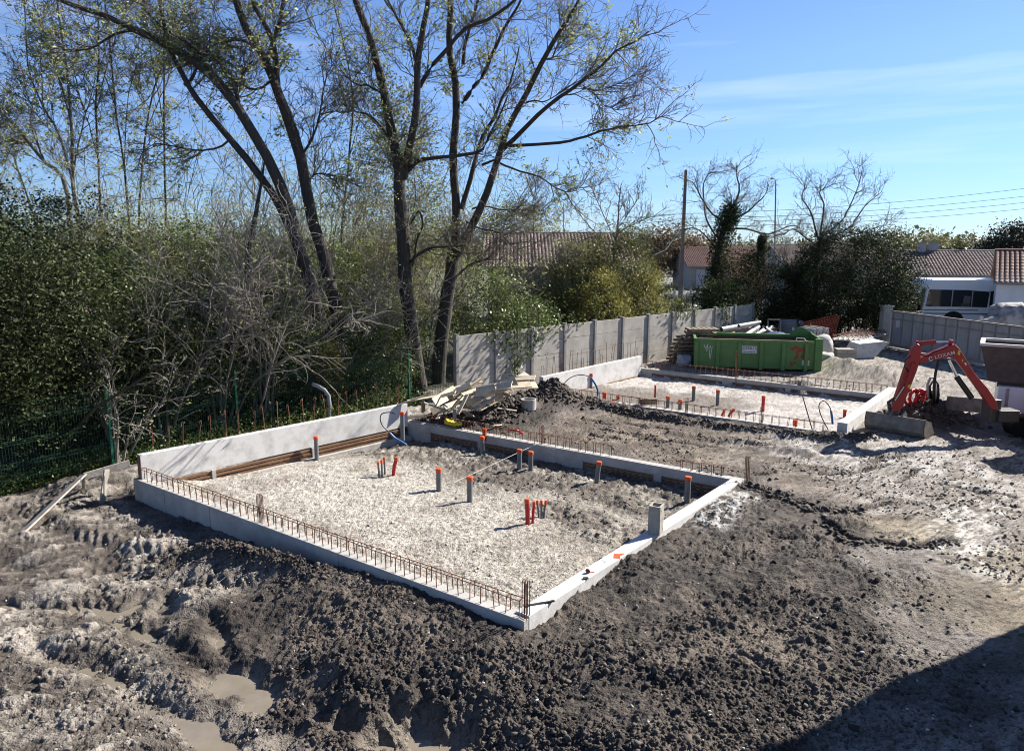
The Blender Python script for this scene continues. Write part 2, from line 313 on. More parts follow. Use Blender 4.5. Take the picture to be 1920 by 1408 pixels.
    if det:
        q0_ = an + (n0_ - .5) * .06; lip = sum(np.exp(-((q0_ - q_ - .002) / .006) ** 2) for q_ in (.40, .46, .51, .56, .62)); crack = np.maximum(crack, np.clip(lip, 0, 1) * cl * sst(.42, .56, fbm(x, y, .5, 3, 151)) * .75)
    z['crack'] = crack
    return h, pud
def shade(x, y, h, z, pud):
    c = lambda *a: np.array(a)[None, :]
    n1 = fbm(x, y, .5, 5, 70); n2 = fbm(x, y, .09, 3, 71); n3 = fbm(x, y, 2.3, 3, 72)
    def mixc(a, b, t): return a * (1 - t[:, None]) + b * t[:, None]
    col = mixc(c(.25, .222, .188) * np.ones((len(x), 1)), c(.42, .39, .35), sst(.35, .65, n1 * .6 + n3 * .4))      # scraped clay
    col = mixc(col, mixc(c(.12, .094, .070) * np.ones((len(x), 1)), c(.25, .20, .15), sst(.35, .65, n1)), z['tan'] * .9)
    tn2 = np.maximum(1 - sst(.5, 1.2, path_d(x, y, [P(1930, 1070), P(1885, 1150)]) + (n1 - .5)), 1 - sst(.3, .75, path_d(x, y, [P(1620, 985), P(1760, 997)]) + (n1 - .5) * .5)); col = mixc(col, mixc(c(.30, .25, .175) * np.ones((len(x), 1)), c(.44, .385, .285), sst(.35, .65, n1)), tn2 * .9)
    wh = 1 - sst(.6, 2.6, path_d(x, y, [P(1560, 850), P(1800, 870)]) + (n3 - .5) * 3); col = mixc(col, c(.52, .50, .475), wh * .55 * sst(.3, .55, n1))
    wh2 = 1 - sst(.2, .7, path_d(x, y, [P(1830, 950), P(1800, 985), P(1815, 1060)]) + (n1 - .5) * 1.2); col = mixc(col, c(.7, .68, .62), wh2 * sst(.35, .6, n2 * .5 + n1 * .5))
    wh3 = 1 - sst(.15, .5, path_d(x, y, [P(1330, 975), P(1385, 925)]) + (n1 - .5) * .5); 
    md = mixc(c(.095, .08, .067) * np.ones((len(x), 1)), c(.40, .36, .31), sst(.2, .95, z['crest'] * .75 + n1 * .25)); col = mixc(col, md, z['mud'])
    dk = mixc(c(.046, .038, .033) * np.ones((len(x), 1)), c(.10, .083, .068), sst(.4, .75, n1)); dk = mixc(dk, c(.19, .155, .122), sst(.55, .75, n3 * .6 + n1 * .4) * .7); dk = mixc(dk, c(.15, .125, .10), sst(.56, .64, n2) * .4)
    col = mixc(col, dk, z['dark']); col = mixc(col, c(.66, .64, .60), wh3 * .8 * sst(.35, .6, n2))
    gv = mixc(c(.36, .325, .272) * np.ones((len(x), 1)), c(.54, .505, .44), sst(.3, .7, n2 * .6 + n3 * .4)); gv = mixc(gv, c(.24, .20, .165), sst(.5, .75, n1) * .5); nf = fbm(x * .9 + y * .3, (y - x * .2) * 1.6, .042, 3, 171, .6); gv = mixc(gv, c(.15, .128, .104), sst(.57, .65, nf) * .6)
    gv = mixc(gv, c(.11, .09, .073), z['wet'] * sst(.3, .55, n1 * .5 + n2 * .5)); col = mixc(col, gv, z['g1'])
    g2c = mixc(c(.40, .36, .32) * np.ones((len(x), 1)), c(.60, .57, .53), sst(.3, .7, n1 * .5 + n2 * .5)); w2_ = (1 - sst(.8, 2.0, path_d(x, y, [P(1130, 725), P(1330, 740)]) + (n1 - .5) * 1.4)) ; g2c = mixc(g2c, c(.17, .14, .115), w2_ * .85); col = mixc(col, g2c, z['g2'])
    sand = np.exp(-(np.hypot(x - P(1590, 700)[0], y - P(1590, 700)[1]) / 1.6) ** 4); col = mixc(col, c(.42, .38, .30), sand * .9)
    soil = np.exp(-(np.hypot(x - P(1740, 790)[0], y - P(1740, 790)[1]) / 1.0) ** 4); col = mixc(col, c(.06, .048, .038), soil)
    col = mixc(col, c(.25, .22, .18), pud * .9)
    col = mixc(col, c(.07, .055, .045), np.clip(z['crack'] * 1.3, 0, 1) * .85)
    stk = fbm(x * .82 + y * .57, (y * .82 - x * .57) * 6, .35, 5, 140, .62) + (n2 - .5) * .2; cl_ = np.clip(1 - z['dark'] - z['mud'] - z['g1'] - z['g2'], 0, 1); col = mixc(col, c(.12, .095, .075), sst(.53, .60, stk) * .75 * cl_)
    wetm = (1 - sst(.0, .035, h - WATER)) * z['mud']; col = mixc(col, c(.10, .085, .068), wetm * .8)
    # leaf litter under the thicket, and the road behind
    veg = sst(0, 1.2, -((x - P(0, 950)[0]) * .80 - (y - P(0, 950)[1]) * -.0) * 0 + np.where(True, VEG(x, y), 0)); col = mixc(col, c(.045, .045, .028), veg)
    far = sst(45, 60, np.hypot(x, y)); col = mixc(col, c(.22, .22, .2), far)
    return np.clip(col * ALB, 0, 1)
def VEG(x, y):                                           # metres behind the mesh fence line
    a, b = np.array([-12., 12.4]), np.array([-2.6, 22.9]); n = np.array([-(b - a)[1], (b - a)[0]]); n = n / np.hypot(*n)
    return (x - a[0]) * n[0] + (y - a[1]) * n[1] + (fbm(x, y, 1.0, 3, 99) - .5) * 1.2
def ground():
    fine = np.arange(-39, 39.01, .095); ang = np.radians(np.concatenate([np.arange(-180, -75, 6), np.arange(-75, -39, .8), fine, np.arange(40, 75, .8), np.arange(75, 180, 6)]))
    th = np.concatenate([[.004, .006, .009, .013, .018, .025, .034, .045, .06, .08, .1], np.arange(.112, .86, .00118), [.9, 1, 1.15, 1.4, 2, 3, 5, 12]])
    r = H / th
    Aa, Rr = np.meshgrid(ang, r); x = (np.sin(Aa) * Rr).ravel(); y = (np.cos(Aa) * Rr).ravel()
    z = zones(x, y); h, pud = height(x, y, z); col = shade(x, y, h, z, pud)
    nr, na = Rr.shape; i = np.arange(nr * na).reshape(nr, na)
    f = np.stack([i[:-1, :], np.roll(i, -1, 1)[:-1, :], np.roll(i, -1, 1)[1:, :], i[1:, :]], -1).reshape(-1, 4)
    m = bpy.data.materials.new('site_ground'); m.use_nodes = True; n = m.node_tree.nodes; l = m.node_tree.links; b = n['Principled BSDF']
    at = n.new('ShaderNodeAttribute'); at.attribute_name = 'soil'
    tc_ = n.new('ShaderNodeTexCoord'); z1 = n.new('ShaderNodeTexNoise'); z1.inputs['Scale'].default_value = 55; z1.inputs['Detail'].default_value = 8; z1.inputs['Roughness'].default_value = .7
    l.new(tc_.outputs['Object'], z1.inputs[0]); mr = n.new('ShaderNodeMapRange'); mr.inputs[1].default_value = .36; mr.inputs[2].default_value = .64; mr.inputs[3].default_value = .42; mr.inputs[4].default_value = 1.55
    z3 = n.new('ShaderNodeTexNoise'); z3.inputs['Scale'].default_value = 13; z3.inputs['Detail'].default_value = 12; z3.inputs['Roughness'].default_value = .8; l.new(tc_.outputs['Object'], z3.inputs[0]); mm_ = n.new('ShaderNodeMixRGB'); mm_.inputs[0].default_value = .5; l.new(z1.outputs[0], mm_.inputs[1]); l.new(z3.outputs[0], mm_.inputs[2]); l.new(mm_.outputs[0], mr.inputs[0]); hs = n.new('ShaderNodeHueSaturation'); l.new(at.outputs['Color'], hs.inputs['Color']); mp4 = n.new('ShaderNodeMapping'); mp4.inputs['Rotation'].default_value = (0, 0, R(35)); mp4.inputs['Scale'].default_value = (1, 2.8, 1); l.new(tc_.outputs['Object'], mp4.inputs[0])
    z4 = n.new('ShaderNodeTexNoise'); z4.inputs['Scale'].default_value = 6.5; z4.inputs['Detail'].default_value = 9; z4.inputs['Roughness'].default_value = .72; l.new(mp4.outputs[0], z4.inputs[0]); m4 = n.new('ShaderNodeMapRange'); m4.inputs[1].default_value = .53; m4.inputs[2].default_value = .60; m4.inputs[3].default_value = 1.08; m4.inputs[4].default_value = .52; l.new(z4.outputs[0], m4.inputs[0])
    mu = n.new('ShaderNodeMath'); mu.operation = 'MULTIPLY'; l.new(mr.outputs[0], mu.inputs[0]); l.new(m4.outputs[0], mu.inputs[1]); l.new(mu.outputs[0], hs.inputs['Value']); l.new(hs.outputs[0], b.inputs['Base Color'])
    b.inputs['Roughness'].default_value = .85; b.inputs['Specular IOR Level'].default_value = .25
    bp = n.new('ShaderNodeBump'); bp.inputs['Strength'].default_value = 1.; bp.inputs['Distance'].default_value = .03; z2 = n.new('ShaderNodeTexNoise'); z2.inputs['Scale'].default_value = 45; z2.inputs['Detail'].default_value = 6
    l.new(tc_.outputs['Object'], z2.inputs[0]); l.new(z2.outputs[0], bp.inputs['Height']); l.new(bp.outputs[0], b.inputs['Normal'])
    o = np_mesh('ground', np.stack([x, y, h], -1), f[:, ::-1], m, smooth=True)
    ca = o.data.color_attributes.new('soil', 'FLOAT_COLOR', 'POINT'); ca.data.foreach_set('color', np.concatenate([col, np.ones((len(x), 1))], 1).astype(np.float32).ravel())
    tag(o, kind='structure'); return m
M_ground = ground()
def gz(x, y, det=False):
    h, _ = height(np.array([float(x)]), np.array([float(y)]), det=det); return float(h[0])
# muddy water lying in the low spots
mw = mat('muddy_water', (.21, .18, .14), .05, (.27, .235, .185), 2.2, spec=.5)
wx = MB(); lo, hi = P(-60, 1030, WATER), P(980, 1405, WATER)
wx.add([(-9, 5.8, WATER), (1.0, 5.8, WATER), (1.0, 11.2, WATER), (-9, 11.2, WATER)], [(0, 1, 2, 3)]); tag(wx.build('puddle_water', mw), kind='structure')
# loose clods and stones
def icos():
    g = (1 + 5 ** .5) / 2; v = np.array([(-1, g, 0), (1, g, 0), (-1, -g, 0), (1, -g, 0), (0, -1, g), (0, 1, g), (0, -1, -g), (0, 1, -g), (g, 0, -1), (g, 0, 1), (-g, 0, -1), (-g, 0, 1)]) / 1.9
    f = np.array([(0, 11, 5), (0, 5, 1), (0, 1, 7), (0, 7, 10), (0, 10, 11), (1, 5, 9), (5, 11, 4), (11, 10, 2), (10, 7, 6), (7, 1, 8), (3, 9, 4), (3, 4, 2), (3, 2, 6), (3, 6, 8), (3, 8, 9), (4, 9, 5), (2, 4, 11), (6, 2, 10), (8, 6, 7), (9, 8, 1)])
    return v, f
def clods(name, rng, x, y, r, m):
    h, pud = height(x, y); k = (h > WATER + .01) & (pud < .3); x, y, r, h = x[k], y[k], r[k], h[k]
    v, f = icos(); N = len(x); V = v[None] * (1 + .28 * rng.standard_normal((N, 12, 1))) * (1 + .3 * rng.standard_normal((N, 1, 3)))
    a = rng.uniform(0, 6.3, N); ca, sa = np.cos(a)[:, None], np.sin(a)[:, None]; V = np.stack([V[..., 0] * ca - V[..., 1] * sa, V[..., 0] * sa + V[..., 1] * ca, V[..., 2] * .8], -1) * r[:, None, None]
    V += np.stack([x, y, h + r * .25], -1)[:, None]; Fq = (f[None] + (np.arange(N) * 12)[:, None, None]).reshape(-1, 3)
    return tag(np_mesh(name, V.reshape(-1, 3), Fq, m), kind='stuff')
def scatter():
    rng = np.random.default_rng(5); N = 120000
    a = rng.uniform(R(-40), R(40), N); r = H / rng.uniform(.12, .8, N) ; x, y = np.sin(a) * r, np.cos(a) * r; z = zones(x, y)
    u = rng.uniform(size=N); dens = np.clip(.24 * z['dark'] + .07 * z['mud'] + .10 * z['wet'] + .012, 0, 1)
    rgh = sst(.36, .62, fbm(x, y, 1.2, 4, 91)); k = (u < dens * (.15 + 1.3 * rgh)) & (z['dark'] > .3); rad = rng.lognormal(-4.5, .45, N).clip(.005, .04); rad = np.where((rng.uniform(size=N) < .012) & (z['dark'] > .5), (rad * 3).clip(0, .048), rad)
    clods('soil_clods', rng, x[k], y[k], rad[k], mat('clod_soil', (.06, .048, .04), .95, (.13, .108, .088), 2.5, island=.35))
    k = (u < dens) & (z['mud'] > .4); clods('mud_lumps', rng, x[k], y[k], rad[k] * 1.1, mat('clod_mud', (.15, .13, .11), .8, (.29, .26, .22), 3, island=.3))
    k = (u < .10) & ((z['g1'] > .9) | (z['g2'] > .9)); clods('gravel_stones', rng, x[k], y[k], rad[k] * .75, mat('gravel_stone', (.42, .37, .31), .9, (.66, .62, .56), 3, island=.3))
    k = (u > .9965) & (r < 30); clods('pale_pebbles', rng, x[k], y[k], np.full(k.sum(), .014) * rng.uniform(.6, 1.6, k.sum()), mat('pale_stone', (.45, .43, .39), .8, island=.25))
    k = (u < .2) & (z['wet'] > .45); clods('wet_soil_lumps', rng, x[k], y[k], rad[k] * 1.2, mat('clod_wet', (.085, .07, .056), .9, (.2, .17, .135), 3, island=.3))
scatter()
def berm(name, pts, w, n, r0, m, seed):
    rng = np.random.default_rng(seed); k = rng.integers(0, len(pts) - 1, n); t = rng.uniform(size=n); a = np.array([p[:2] for p in pts]); q = a[k] + (a[k + 1] - a[k]) * t[:, None] + rng.standard_normal((n, 2)) * w
    clods(name, rng, q[:, 0], q[:, 1], rng.lognormal(math.log(r0), .5, n).clip(.008, r0 * 2.6), m)
M_cl = mat('heap_soil', (.05, .04, .032), .9, (.12, .095, .075), 2.5, island=.35)
berm('heap_clods', [P(830, 785), P(900, 785), P(960, 765), P(1030, 750), P(1060, 755)], .42, 2600, .032, M_cl, 1)
berm('berm_clods', [P(1110, 757), P(1200, 774), P(1330, 793), P(1450, 808), P(1570, 825), P(1630, 822)], .12, 3600, .017, M_cl, 2)
berm('spoil_clods', [P(1690, 792), P(1750, 785), P(1780, 790)], .32, 1500, .045, M_cl, 3)
berm('ledge_clods', [P(1385, 905), P(1470, 928), P(1530, 955), P(1600, 957)], .10, 900, .022, M_cl, 4); berm('ledge_clods', [P(1545, 978), P(1600, 1010), P(1700, 1022), P(1790, 1014)], .07, 600, .02, M_cl, 5)
def yard_crumbs():
    rng = np.random.default_rng(21); X, Yy = [], []
    for pts in SLITS + LEDGE:
        a = np.array([p[:2] for p in pts]); L = np.hypot(*(a[-1] - a[0])); n = int(110 * L); k = rng.integers(0, len(a) - 1, n); q = a[k] + (a[k + 1] - a[k]) * rng.uniform(size=n)[:, None] + rng.standard_normal((n, 2)) * rng.choice([.05, .16], n)[:, None]; X.append(q[:, 0]); Yy.append(q[:, 1])
    a_ = rng.uniform(R(-5), R(38), 16000); r_ = H / rng.uniform(.16, .40, 16000); x, y = np.sin(a_) * r_, np.cos(a_) * r_; z = zones(x, y); k = (z['g1'] < .1) & (z['g2'] < .1) & (z['dark'] < .5) & (fbm(x, y, 1.1, 4, 333) > .5); X.append(x[k]); Yy.append(y[k])
    x, y = np.concatenate(X), np.concatenate(Yy); clods('yard_crumbs', rng, x, y, rng.lognormal(-4.3, .45, len(x)).clip(.006, .045), mat('yard_crumb', (.11, .09, .072), .9, (.28, .245, .20), 1.5, island=.3))
yard_crumbs()
berm('pit_clods', [P(280, 1050, -.4), P(420, 1040, -.4), P(520, 1070, -.4), P(610, 1090, -.3)], .3, 1800, .014, M_cl, 6)
# ---------------------------------------------------------------- materials of the built things
M_conc = mat('cast_concrete', (.40, .38, .35), .85, (.58, .56, .52), 3.5, .25, 60, lo=.3, hi=.7)
M_white = mat('pale_concrete', (.76, .75, .72), .8, (.50, .475, .43), 3.2, .2, 50, lo=.45, hi=.75)
M_wall = mat('panel_concrete', (.37, .34, .285), .9, (.60, .565, .50), 1.8, .35, 45, lo=.3, hi=.7)
M_wpost = mat('post_concrete', (.27, .255, .235), .9, (.36, .345, .32), 5, .3, 60)
M_rust = mat('rusty_steel', (.27, .11, .055), .85, (.14, .06, .035), 25, .2, 80)
M_brown = mat('rusty_formwork', (.16, .075, .035), .85, (.30, .17, .09), 8, .5, 30, stretch=(.4, .4, 3))
M_wood = mat('raw_timber', (.85, .74, .54), .75, (.62, .50, .34), 6, .2, 30, island=.18)
M_oldwood = mat('weathered_timber', (.40, .35, .29), .85, (.58, .54, .47), 5, .3, 30, island=.2)
M_grey = mat('grey_plastic', (.17, .175, .18), .5, (.22, .225, .23), 6)
M_orange = mat('orange_plastic', (.78, .11, .02), .5, (.70, .10, .02), 8)
M_red = mat('red_plastic', (.62, .02, .022), .45, (.5, .015, .02), 8)
M_blue = mat('blue_plastic', (.03, .16, .42), .4)
M_black = mat('black_rubber', (.012, .012, .013), .5)
M_green = mat('green_coated_wire', (.03, .19, .10), .45)
M_mesh = mat('green_mesh_wire', (.012, .055, .03), .5)
M_block = mat('hollow_block_concrete', (.40, .37, .31), .95, (.50, .47, .40), 18, .6, 90)

GAL = inside(np.array([0.]), np.array([0.]), Q1)
def V2(p): return Vector((p[0], p[1], 0))
def lerp(p, q, t): return (p[0] + (q[0] - p[0]) * t, p[1] + (q[1] - p[1]) * t)
def ndir(p, q):
    d = (V2(q) - V2(p)).normalized(); return d, Vector((-d.y, d.x, 0))
def stirrup_mesh(w=.11, h=.24, r=.0075, dip=.12):
    m = MB(); m.tube([(0, -w / 2, -dip), (0, -w / 2, h - .02), (0, -w / 2 + .02, h), (0, w / 2 - .02, h), (0, w / 2, h - .02), (0, w / 2, -dip)], r, 5, False); return m
proto_st = stirrup_mesh().build('stirrup', M_rust); st_mesh = proto_st.data; bpy.data.objects.remove(proto_st)
def hairpin(c, hh, n, par, rz, rng, sp=.035):
    m = MB()
    for k in range(n):
        o = (k - (n - 1) / 2) * sp; w = .035
        m.tube([(o, -w, -.15), (o, -w, hh - .03), (o, -w * .5, hh), (o, w * .5, hh), (o, w, hh - .03), (o, w, -.15)], .0065, 5, False)
    b = m.build('starter_bars', M_rust, par); b.location = c; b.rotation_euler = (rng.uniform(-.03, .03), rng.uniform(-.03, .03), rz); return b
def cage(par, p, q, off, z, t0, t1, rng, sp=.2, bars=True, hh=.24):
    """U-shaped stirrups and two long bars standing out of a beam"""
    d, n = ndir(p, q); L = (V2(q) - V2(p)).length; rz = math.atan2(d.y, d.x); k = int((t1 - t0) * L / sp)
    for i in range(k + 1):
        s = t0 * L + i * sp; c = V2(p) + d * (s + rng.uniform(-.02, .02)) + n * off
        o = bpy.data.objects.new('stirrup', st_mesh); C.objects.link(o); o.parent = par; o.location = (c.x, c.y, z)
        o.rotation_euler = (rng.uniform(-.05, .05), rng.uniform(-.08, .08), rz + rng.uniform(-.08, .08)); o.scale = (1, 1, hh / .24)
    if bars:
        for s in (-.045, .045):
            m = MB(); pts = []
            for i in range(13):
                c = V2(p) + d * (L * (t0 + (t1 - t0) * i / 12)) + n * (off + s + rng.uniform(-.006, .006)); pts.append((c.x, c.y, z + hh - .015 + rng.uniform(-.012, .012)))
            m.tube(pts, .006, 5, False); m.build('long_bar', M_rust, par)
rng = random.Random(3)
# --- first foundation
b = empty('foundation_beam', label='near concrete beam with a long rusty row of rebar stirrups on top', cat='concrete beam')
seg = [0, .155, .56, .80, 1.0]
m = MB(); m.bar(lerp(A_, B_, .0), lerp(A_, B_, 1), .2, -.75, 0, -.1); m.build('beam', M_conc, b, bevel=.008)
m = MB()
for t in (.36, .72, .88): m.bar(lerp(A_, B_, t), lerp(A_, B_, t + .0012), .206, -.72, .003, -.1)
m.build('joint', M_wpost, b)
cage(b, A_, B_, -.1, 0, .012, .985, rng, .2)
d, n = ndir(A_, B_); az = math.atan2(d.y, d.x)
for t, k, hh in ((.004, 3, .52), (.575, 3, .5), (.985, 4, .5)):
    c = lerp(A_, B_, t); hairpin((c[0] - n.x * .1, c[1] - n.y * .1, 0), hh, k, b, az, rng)
b = empty('foundation_beam', label='right concrete beam with bare white top and orange paint mark', cat='concrete beam')
a2 = lerp(A_, D_, .015)
m = MB(); m.bar(a2, D_, .22, -.7, .03, .11); m.build('beam', M_white, b, bevel=.01)
d, n = ndir(A_, D_)
m = MB(); c = P(1157, 1042, .034); m.box((c[0], c[1], .0325), (.16, .10, .004), math.atan2(d.y, d.x) + .5); m.box((c[0] + .06, c[1] + .05, .033), (.12, .05, .004), math.atan2(d.y, d.x) - .2); m.build('paint_mark', M_orange, b)
b = empty('foundation_beam', label='far concrete beam with dark slots in its shaded face, timber pile behind', cat='concrete beam')
def slotted(par, p, q, off, side, z0, z1, slots, rng, mm=M_conc):
    """a beam whose face carries long recesses with rusty battens; side = +1: the face is on the left of p-q"""
    d, n = ndir(p, q); L = (V2(q) - V2(p)).length
    m = MB(); m.bar(p, q, .14, z0, z1, off - side * .05); h = z1 - z0                     # core
    m.bar(p, q, .06, z1 - h * .27, z1, off + side * .055); m.bar(p, q, .075, z0, z0 + h * .34, off + side * .06)
    e = [0] + [s for ab in slots for s in ab] + [1]
    for t0, t1 in zip(e[::2], e[1::2]):
        if t1 - t0 > .001: m.bar(lerp(p, q, t0), lerp(p, q, t1), .058, z0 + h * .34, z1 - h * .27, off + side * .055)
    m.build('beam', mm, par, bevel=.006); m = MB()
    for t0, t1 in slots:
        for k in range(4):
            za = z0 + h * (.36 + .09 * k); j = rng.uniform(0, .02)
            m.bar(lerp(p, q, t0 + j * .2), lerp(p, q, t1 - j * .3), .03, za, za + h * .05, off + side * (.045 + .01 * (k % 2)))
    m.build('formwork_strip', M_brown, par)
slotted(b, D_, C_, -.11, 1, -.75, -.0, [(.01, .19), (.21, .40), (.55, .72), (.73, .90)], rng)
cage(b, D_, C_, -.13, 0, .33, .93, rng, .2, True, .26); cage(b, D_, C_, -.13, 0, .05, .17, rng, .22, True, .2)
d, n = ndir(D_, C_); az = math.atan2(d.y, d.x)
for t, k, hh in ((-.005, 3, .5), (.53, 3, .45)):
    c = lerp(D_, C_, t); hairpin((c[0] - n.x * .15, c[1] - n.y * .15, 0), hh, k, b, az, rng)
b = empty('foundation_wall', label='tall white precast wall beam along the green mesh fence', cat='concrete wall')
d, n = ndir(C_, B_); az = math.atan2(d.y, d.x); p, q = lerp(C_, B_, -.0), lerp(C_, B_, .985)
m = MB(); m.bar(p, q, .16, -.12, .50, .10); m.build('wall_panel', M_white, b, bevel=.008)
m = MB(); m.bar(p, q, .30, -.75, -.36, .17)
for t in (.42, .78): m.bar(lerp(p, q, t), lerp(p, q, t + .012), .06, -.36, -.12, .21)
m.build('footing', M_conc, b); m = MB()
for k in range(3): m.bar(lerp(p, q, .02), lerp(p, q, .9), .04, -.35 + k * .075, -.30 + k * .075, .19 + .015 * (k % 2))
m.build('formwork_strip', M_brown, b)
for k in range(21):
    t = .03 + k * .0465 + rng.uniform(-.006, .006); c = lerp(p, q, t); hh = rng.uniform(.46, .64); m = MB(); ln = rng.uniform(-.07, .07) * (2.2 if k % 6 == 5 else 1)
    m.tube([(0, 0, -.1), (ln * .5, 0, hh * .6), (ln, 0, hh), (ln + .02, 0, hh + .025), (ln + .04, 0, hh), (ln + .045, 0, hh - .07)], .0095, 5, False)
    o = m.build('hooked_bar', M_rust, b); o.location = (c[0] + n.x * .06, c[1] + n.y * .06, .5); o.rotation_euler = (rng.uniform(-.05, .05), 0, az + rng.uniform(-.5, .5))
# --- second foundation
b = empty('foundation_wall', label='tall pale precast wall beam in front of the concrete fence panels', cat='concrete wall')
d, n = ndir(F_, E_); az = math.atan2(d.y, d.x)
m = MB(); m.bar(F_, E_, .16, -.25, .48, .10); m.build('wall_panel', M_white, b, bevel=.008)
m = MB(); m.bar(F_, E_, .32, -.6, -.36, .18); m.build('footing', M_conc, b); m = MB()
for k in range(2): m.bar(lerp(F_, E_, .02), lerp(F_, E_, .95), .04, -.35 + k * .06, -.31 + k * .06, .2)
m.build('formwork_strip', M_brown, b)
for k in range(26):
    t = .02 + k * .038 + rng.uniform(-.008, .008); c = lerp(F_, E_, t); hh = rng.uniform(.5, .75) if k % 5 else .3; ln = rng.uniform(-.08, .08); m = MB()
    m.tube([(0, 0, -.1), (ln * .5, 0, hh * .6), (ln, 0, hh)] + ([(ln + .03, 0, hh + .03), (ln + .09, 0, hh + .03), (ln + .13, 0, hh - .02), (ln + .13, 0, -.1)] if k % 5 == 0 else []), .008, 5, False)
    o = m.build('upright_bar', M_rust, b); o.location = (c[0] + n.x * .04, c[1] + n.y * .04, .48); o.rotation_euler = (rng.uniform(-.05, .05), 0, az)
m = MB(); e0, e1 = lerp(F_, E_, .02), lerp(F_, E_, .98); m.tube([(e0[0], e0[1], 1.02), ((e0[0] + e1[0]) / 2, (e0[1] + e1[1]) / 2, .98), (e1[0], e1[1], 1.0)], .006, 5); m.build('tie_bar', M_rust, b)
b = empty('foundation_beam', label='slotted concrete beam with a rebar cage lying in front of the green skip', cat='concrete beam')
slotted(b, G_, F_, -.10, 1, -.55, -.0, [(.03, .35), (.37, .58), (.62, .93)], rng); cage(b, G_, F_, -.16, 0, .02, .98, rng, .2, True, .3)
c = lerp(G_, F_, .55); hairpin((c[0] - .1, c[1] + .1, 0), 1.0, 2, b, 0, rng); hairpin((G_[0] + .15, G_[1] + .25, 0), .75, 2, b, 0, rng)
b = empty('foundation_beam', label='near beam of the far foundation, half buried in soil, thin stirrups on top', cat='concrete beam')
m = MB(); m.bar(E_, K_, .2, -.6, -.04, .1); m.build('beam', M_conc, b, bevel=.008); cage(b, E_, K_, .1, -.04, .02, .97, rng, .22, True, .24)
m = MB(); c = P(1130, 752, -.02); d_, n_ = ndir(E_, K_); c = lerp(E_, K_, .27); m.bar(lerp(E_, K_, .25), lerp(E_, K_, .30), .205, -.28, -.036, .1); m.build('paint_mark', mat('red_paint', (.45, .06, .035), .7), b)
for k in (.55, .78): c = lerp(E_, K_, k); hairpin((c[0], c[1], -.04), .45, 2, b, .3, rng)
b = empty('foundation_beam', label='bright white block beam running up to the excavator bucket', cat='concrete beam')
m = MB(); m.bar(K_, G_, .24, -.5, .27, .0)
m.build('beam', M_white, b, bevel=.01); m = MB()
for t in (.1, .25, .42, .6, .78): m.bar(lerp(K_, G_, t), lerp(K_, G_, t + .004), .05, .266, .274, -.06)
m.build('mortar_gap', M_wpost, b)

# --- things standing on the right beam
dA, nA = ndir(A_, D_); azA = math.atan2(dA.y, dA.x)
c = P(1229, 998, .03); blk = empty('concrete_block', (c[0], c[1], .03), azA + .2, label='hollow concrete block standing upright on the white right beam', cat='concrete block')
m = MB(); w, t, hh = .22, .2, .48
m.box((0, -t / 2 + .015, hh / 2), (w, .03, hh)); m.box((0, t / 2 - .015, hh / 2), (w, .03, hh)); m.box((-w / 2 + .015, 0, hh / 2), (.03, t - .06, hh)); m.box((w / 2 - .015, 0, hh / 2), (.03, t - .06, hh)); m.box((0, 0, hh / 2), (w - .06, t - .06, .035)); m.box((0, 0, hh - .07), (w - .06, t - .06, .02))
m.build('shell', M_block, blk, bevel=.004)
for x_, z_ in ((-.05, .24), (.05, .24)): m = MB(); m.box((x_, -t / 2 - .0005, z_), (.04, .004, .014)); m.build('slot', M_black, blk)
for x_, z_ in ((-.06, .4), (.06, .06)): m = MB(); m.tube([(x_, -t / 2 - .003, z_), (x_, -t / 2 + .001, z_)], .013, 8); m.build('hole', M_black, blk)
M_dark = mat('dark_steel', (.05, .048, .045), .55, (.09, .07, .06), 20)
c = P(1012, 1132, .03); tl = empty('rebar_bender', (c[0], c[1], .03), azA - .55, label='dark bent steel hand tool lying on the near end of the right beam', cat='hand tool')
m = MB(); m.tube([(-.16, 0, .012), (0, .0, .014), (.1, -.008, .016)], .012, 6); m.build('handle', M_dark, tl); m = MB(); m.box((.15, -.01, .015), (.11, .028, .022), .12); m.build('jaw', M_dark, tl); m = MB(); m.box((-.17, .0, .016), (.03, .06, .02)); m.build('stop', M_dark, tl)
c = P(1102, 1074, .03); tl = empty('tape_measure', (c[0], c[1], .03), .3, label='small dark red tape measure on the right beam', cat='tape measure')
m = MB(); m.tube([(0, -.025, .03), (0, .025, .03)], .03, 12); m.build('case', mat('dark_red_plastic', (.15, .012, .02), .4), tl, bevel=.004); m = MB(); m.box((.05, 0, .004), (.10, .02, .003)); m.build('tape', M_red, tl)
c = P(1098, 1085, .03); st_ = MB(); st_.box((0, 0, .012), (.07, .05, .02), .3); tag(st_.build('stone_chip', M_dark, loc=None), 'flat dark stone chip beside the tape measure on the beam', 'stone').location = (c[0], c[1], .03)

# --- pipes
def upipe(px, py, ptop, r=.055, z=None, label='', col=None, lean=(0, 0), capm=None, name='drain_pipe', grp='capped grey pipes standing in the foundations', cat='pipe'):
    zz = -.3 if z is None else z; c = P(px, py, zz)
    if z is None:
        for _ in range(4): zz = gz(c[0], c[1]); c = P(px, py, zz)
    top = Dp(px, ptop, c[1]); hh = max(.12, top[2] - zz)
    e = empty(name, (c[0], c[1], zz), 0, label=label, cat=cat, group=grp)
    m = MB(); m.tube([(0, 0, -.15), (lean[0] * .5, lean[1] * .5, hh * .5), (lean[0], lean[1], hh - .06)], r, 14); m.build('tube', col or M_grey, e, smooth=False)
    m = MB(); dx, dy = lean[0], lean[1]; m.tube([(dx * .97, dy, hh - .075), (dx, dy, hh - .012), (dx, dy, hh)], [r * 1.16, r * 1.16, r * 1.02], 14); m.build('cap', capm or M_orange, e); return e
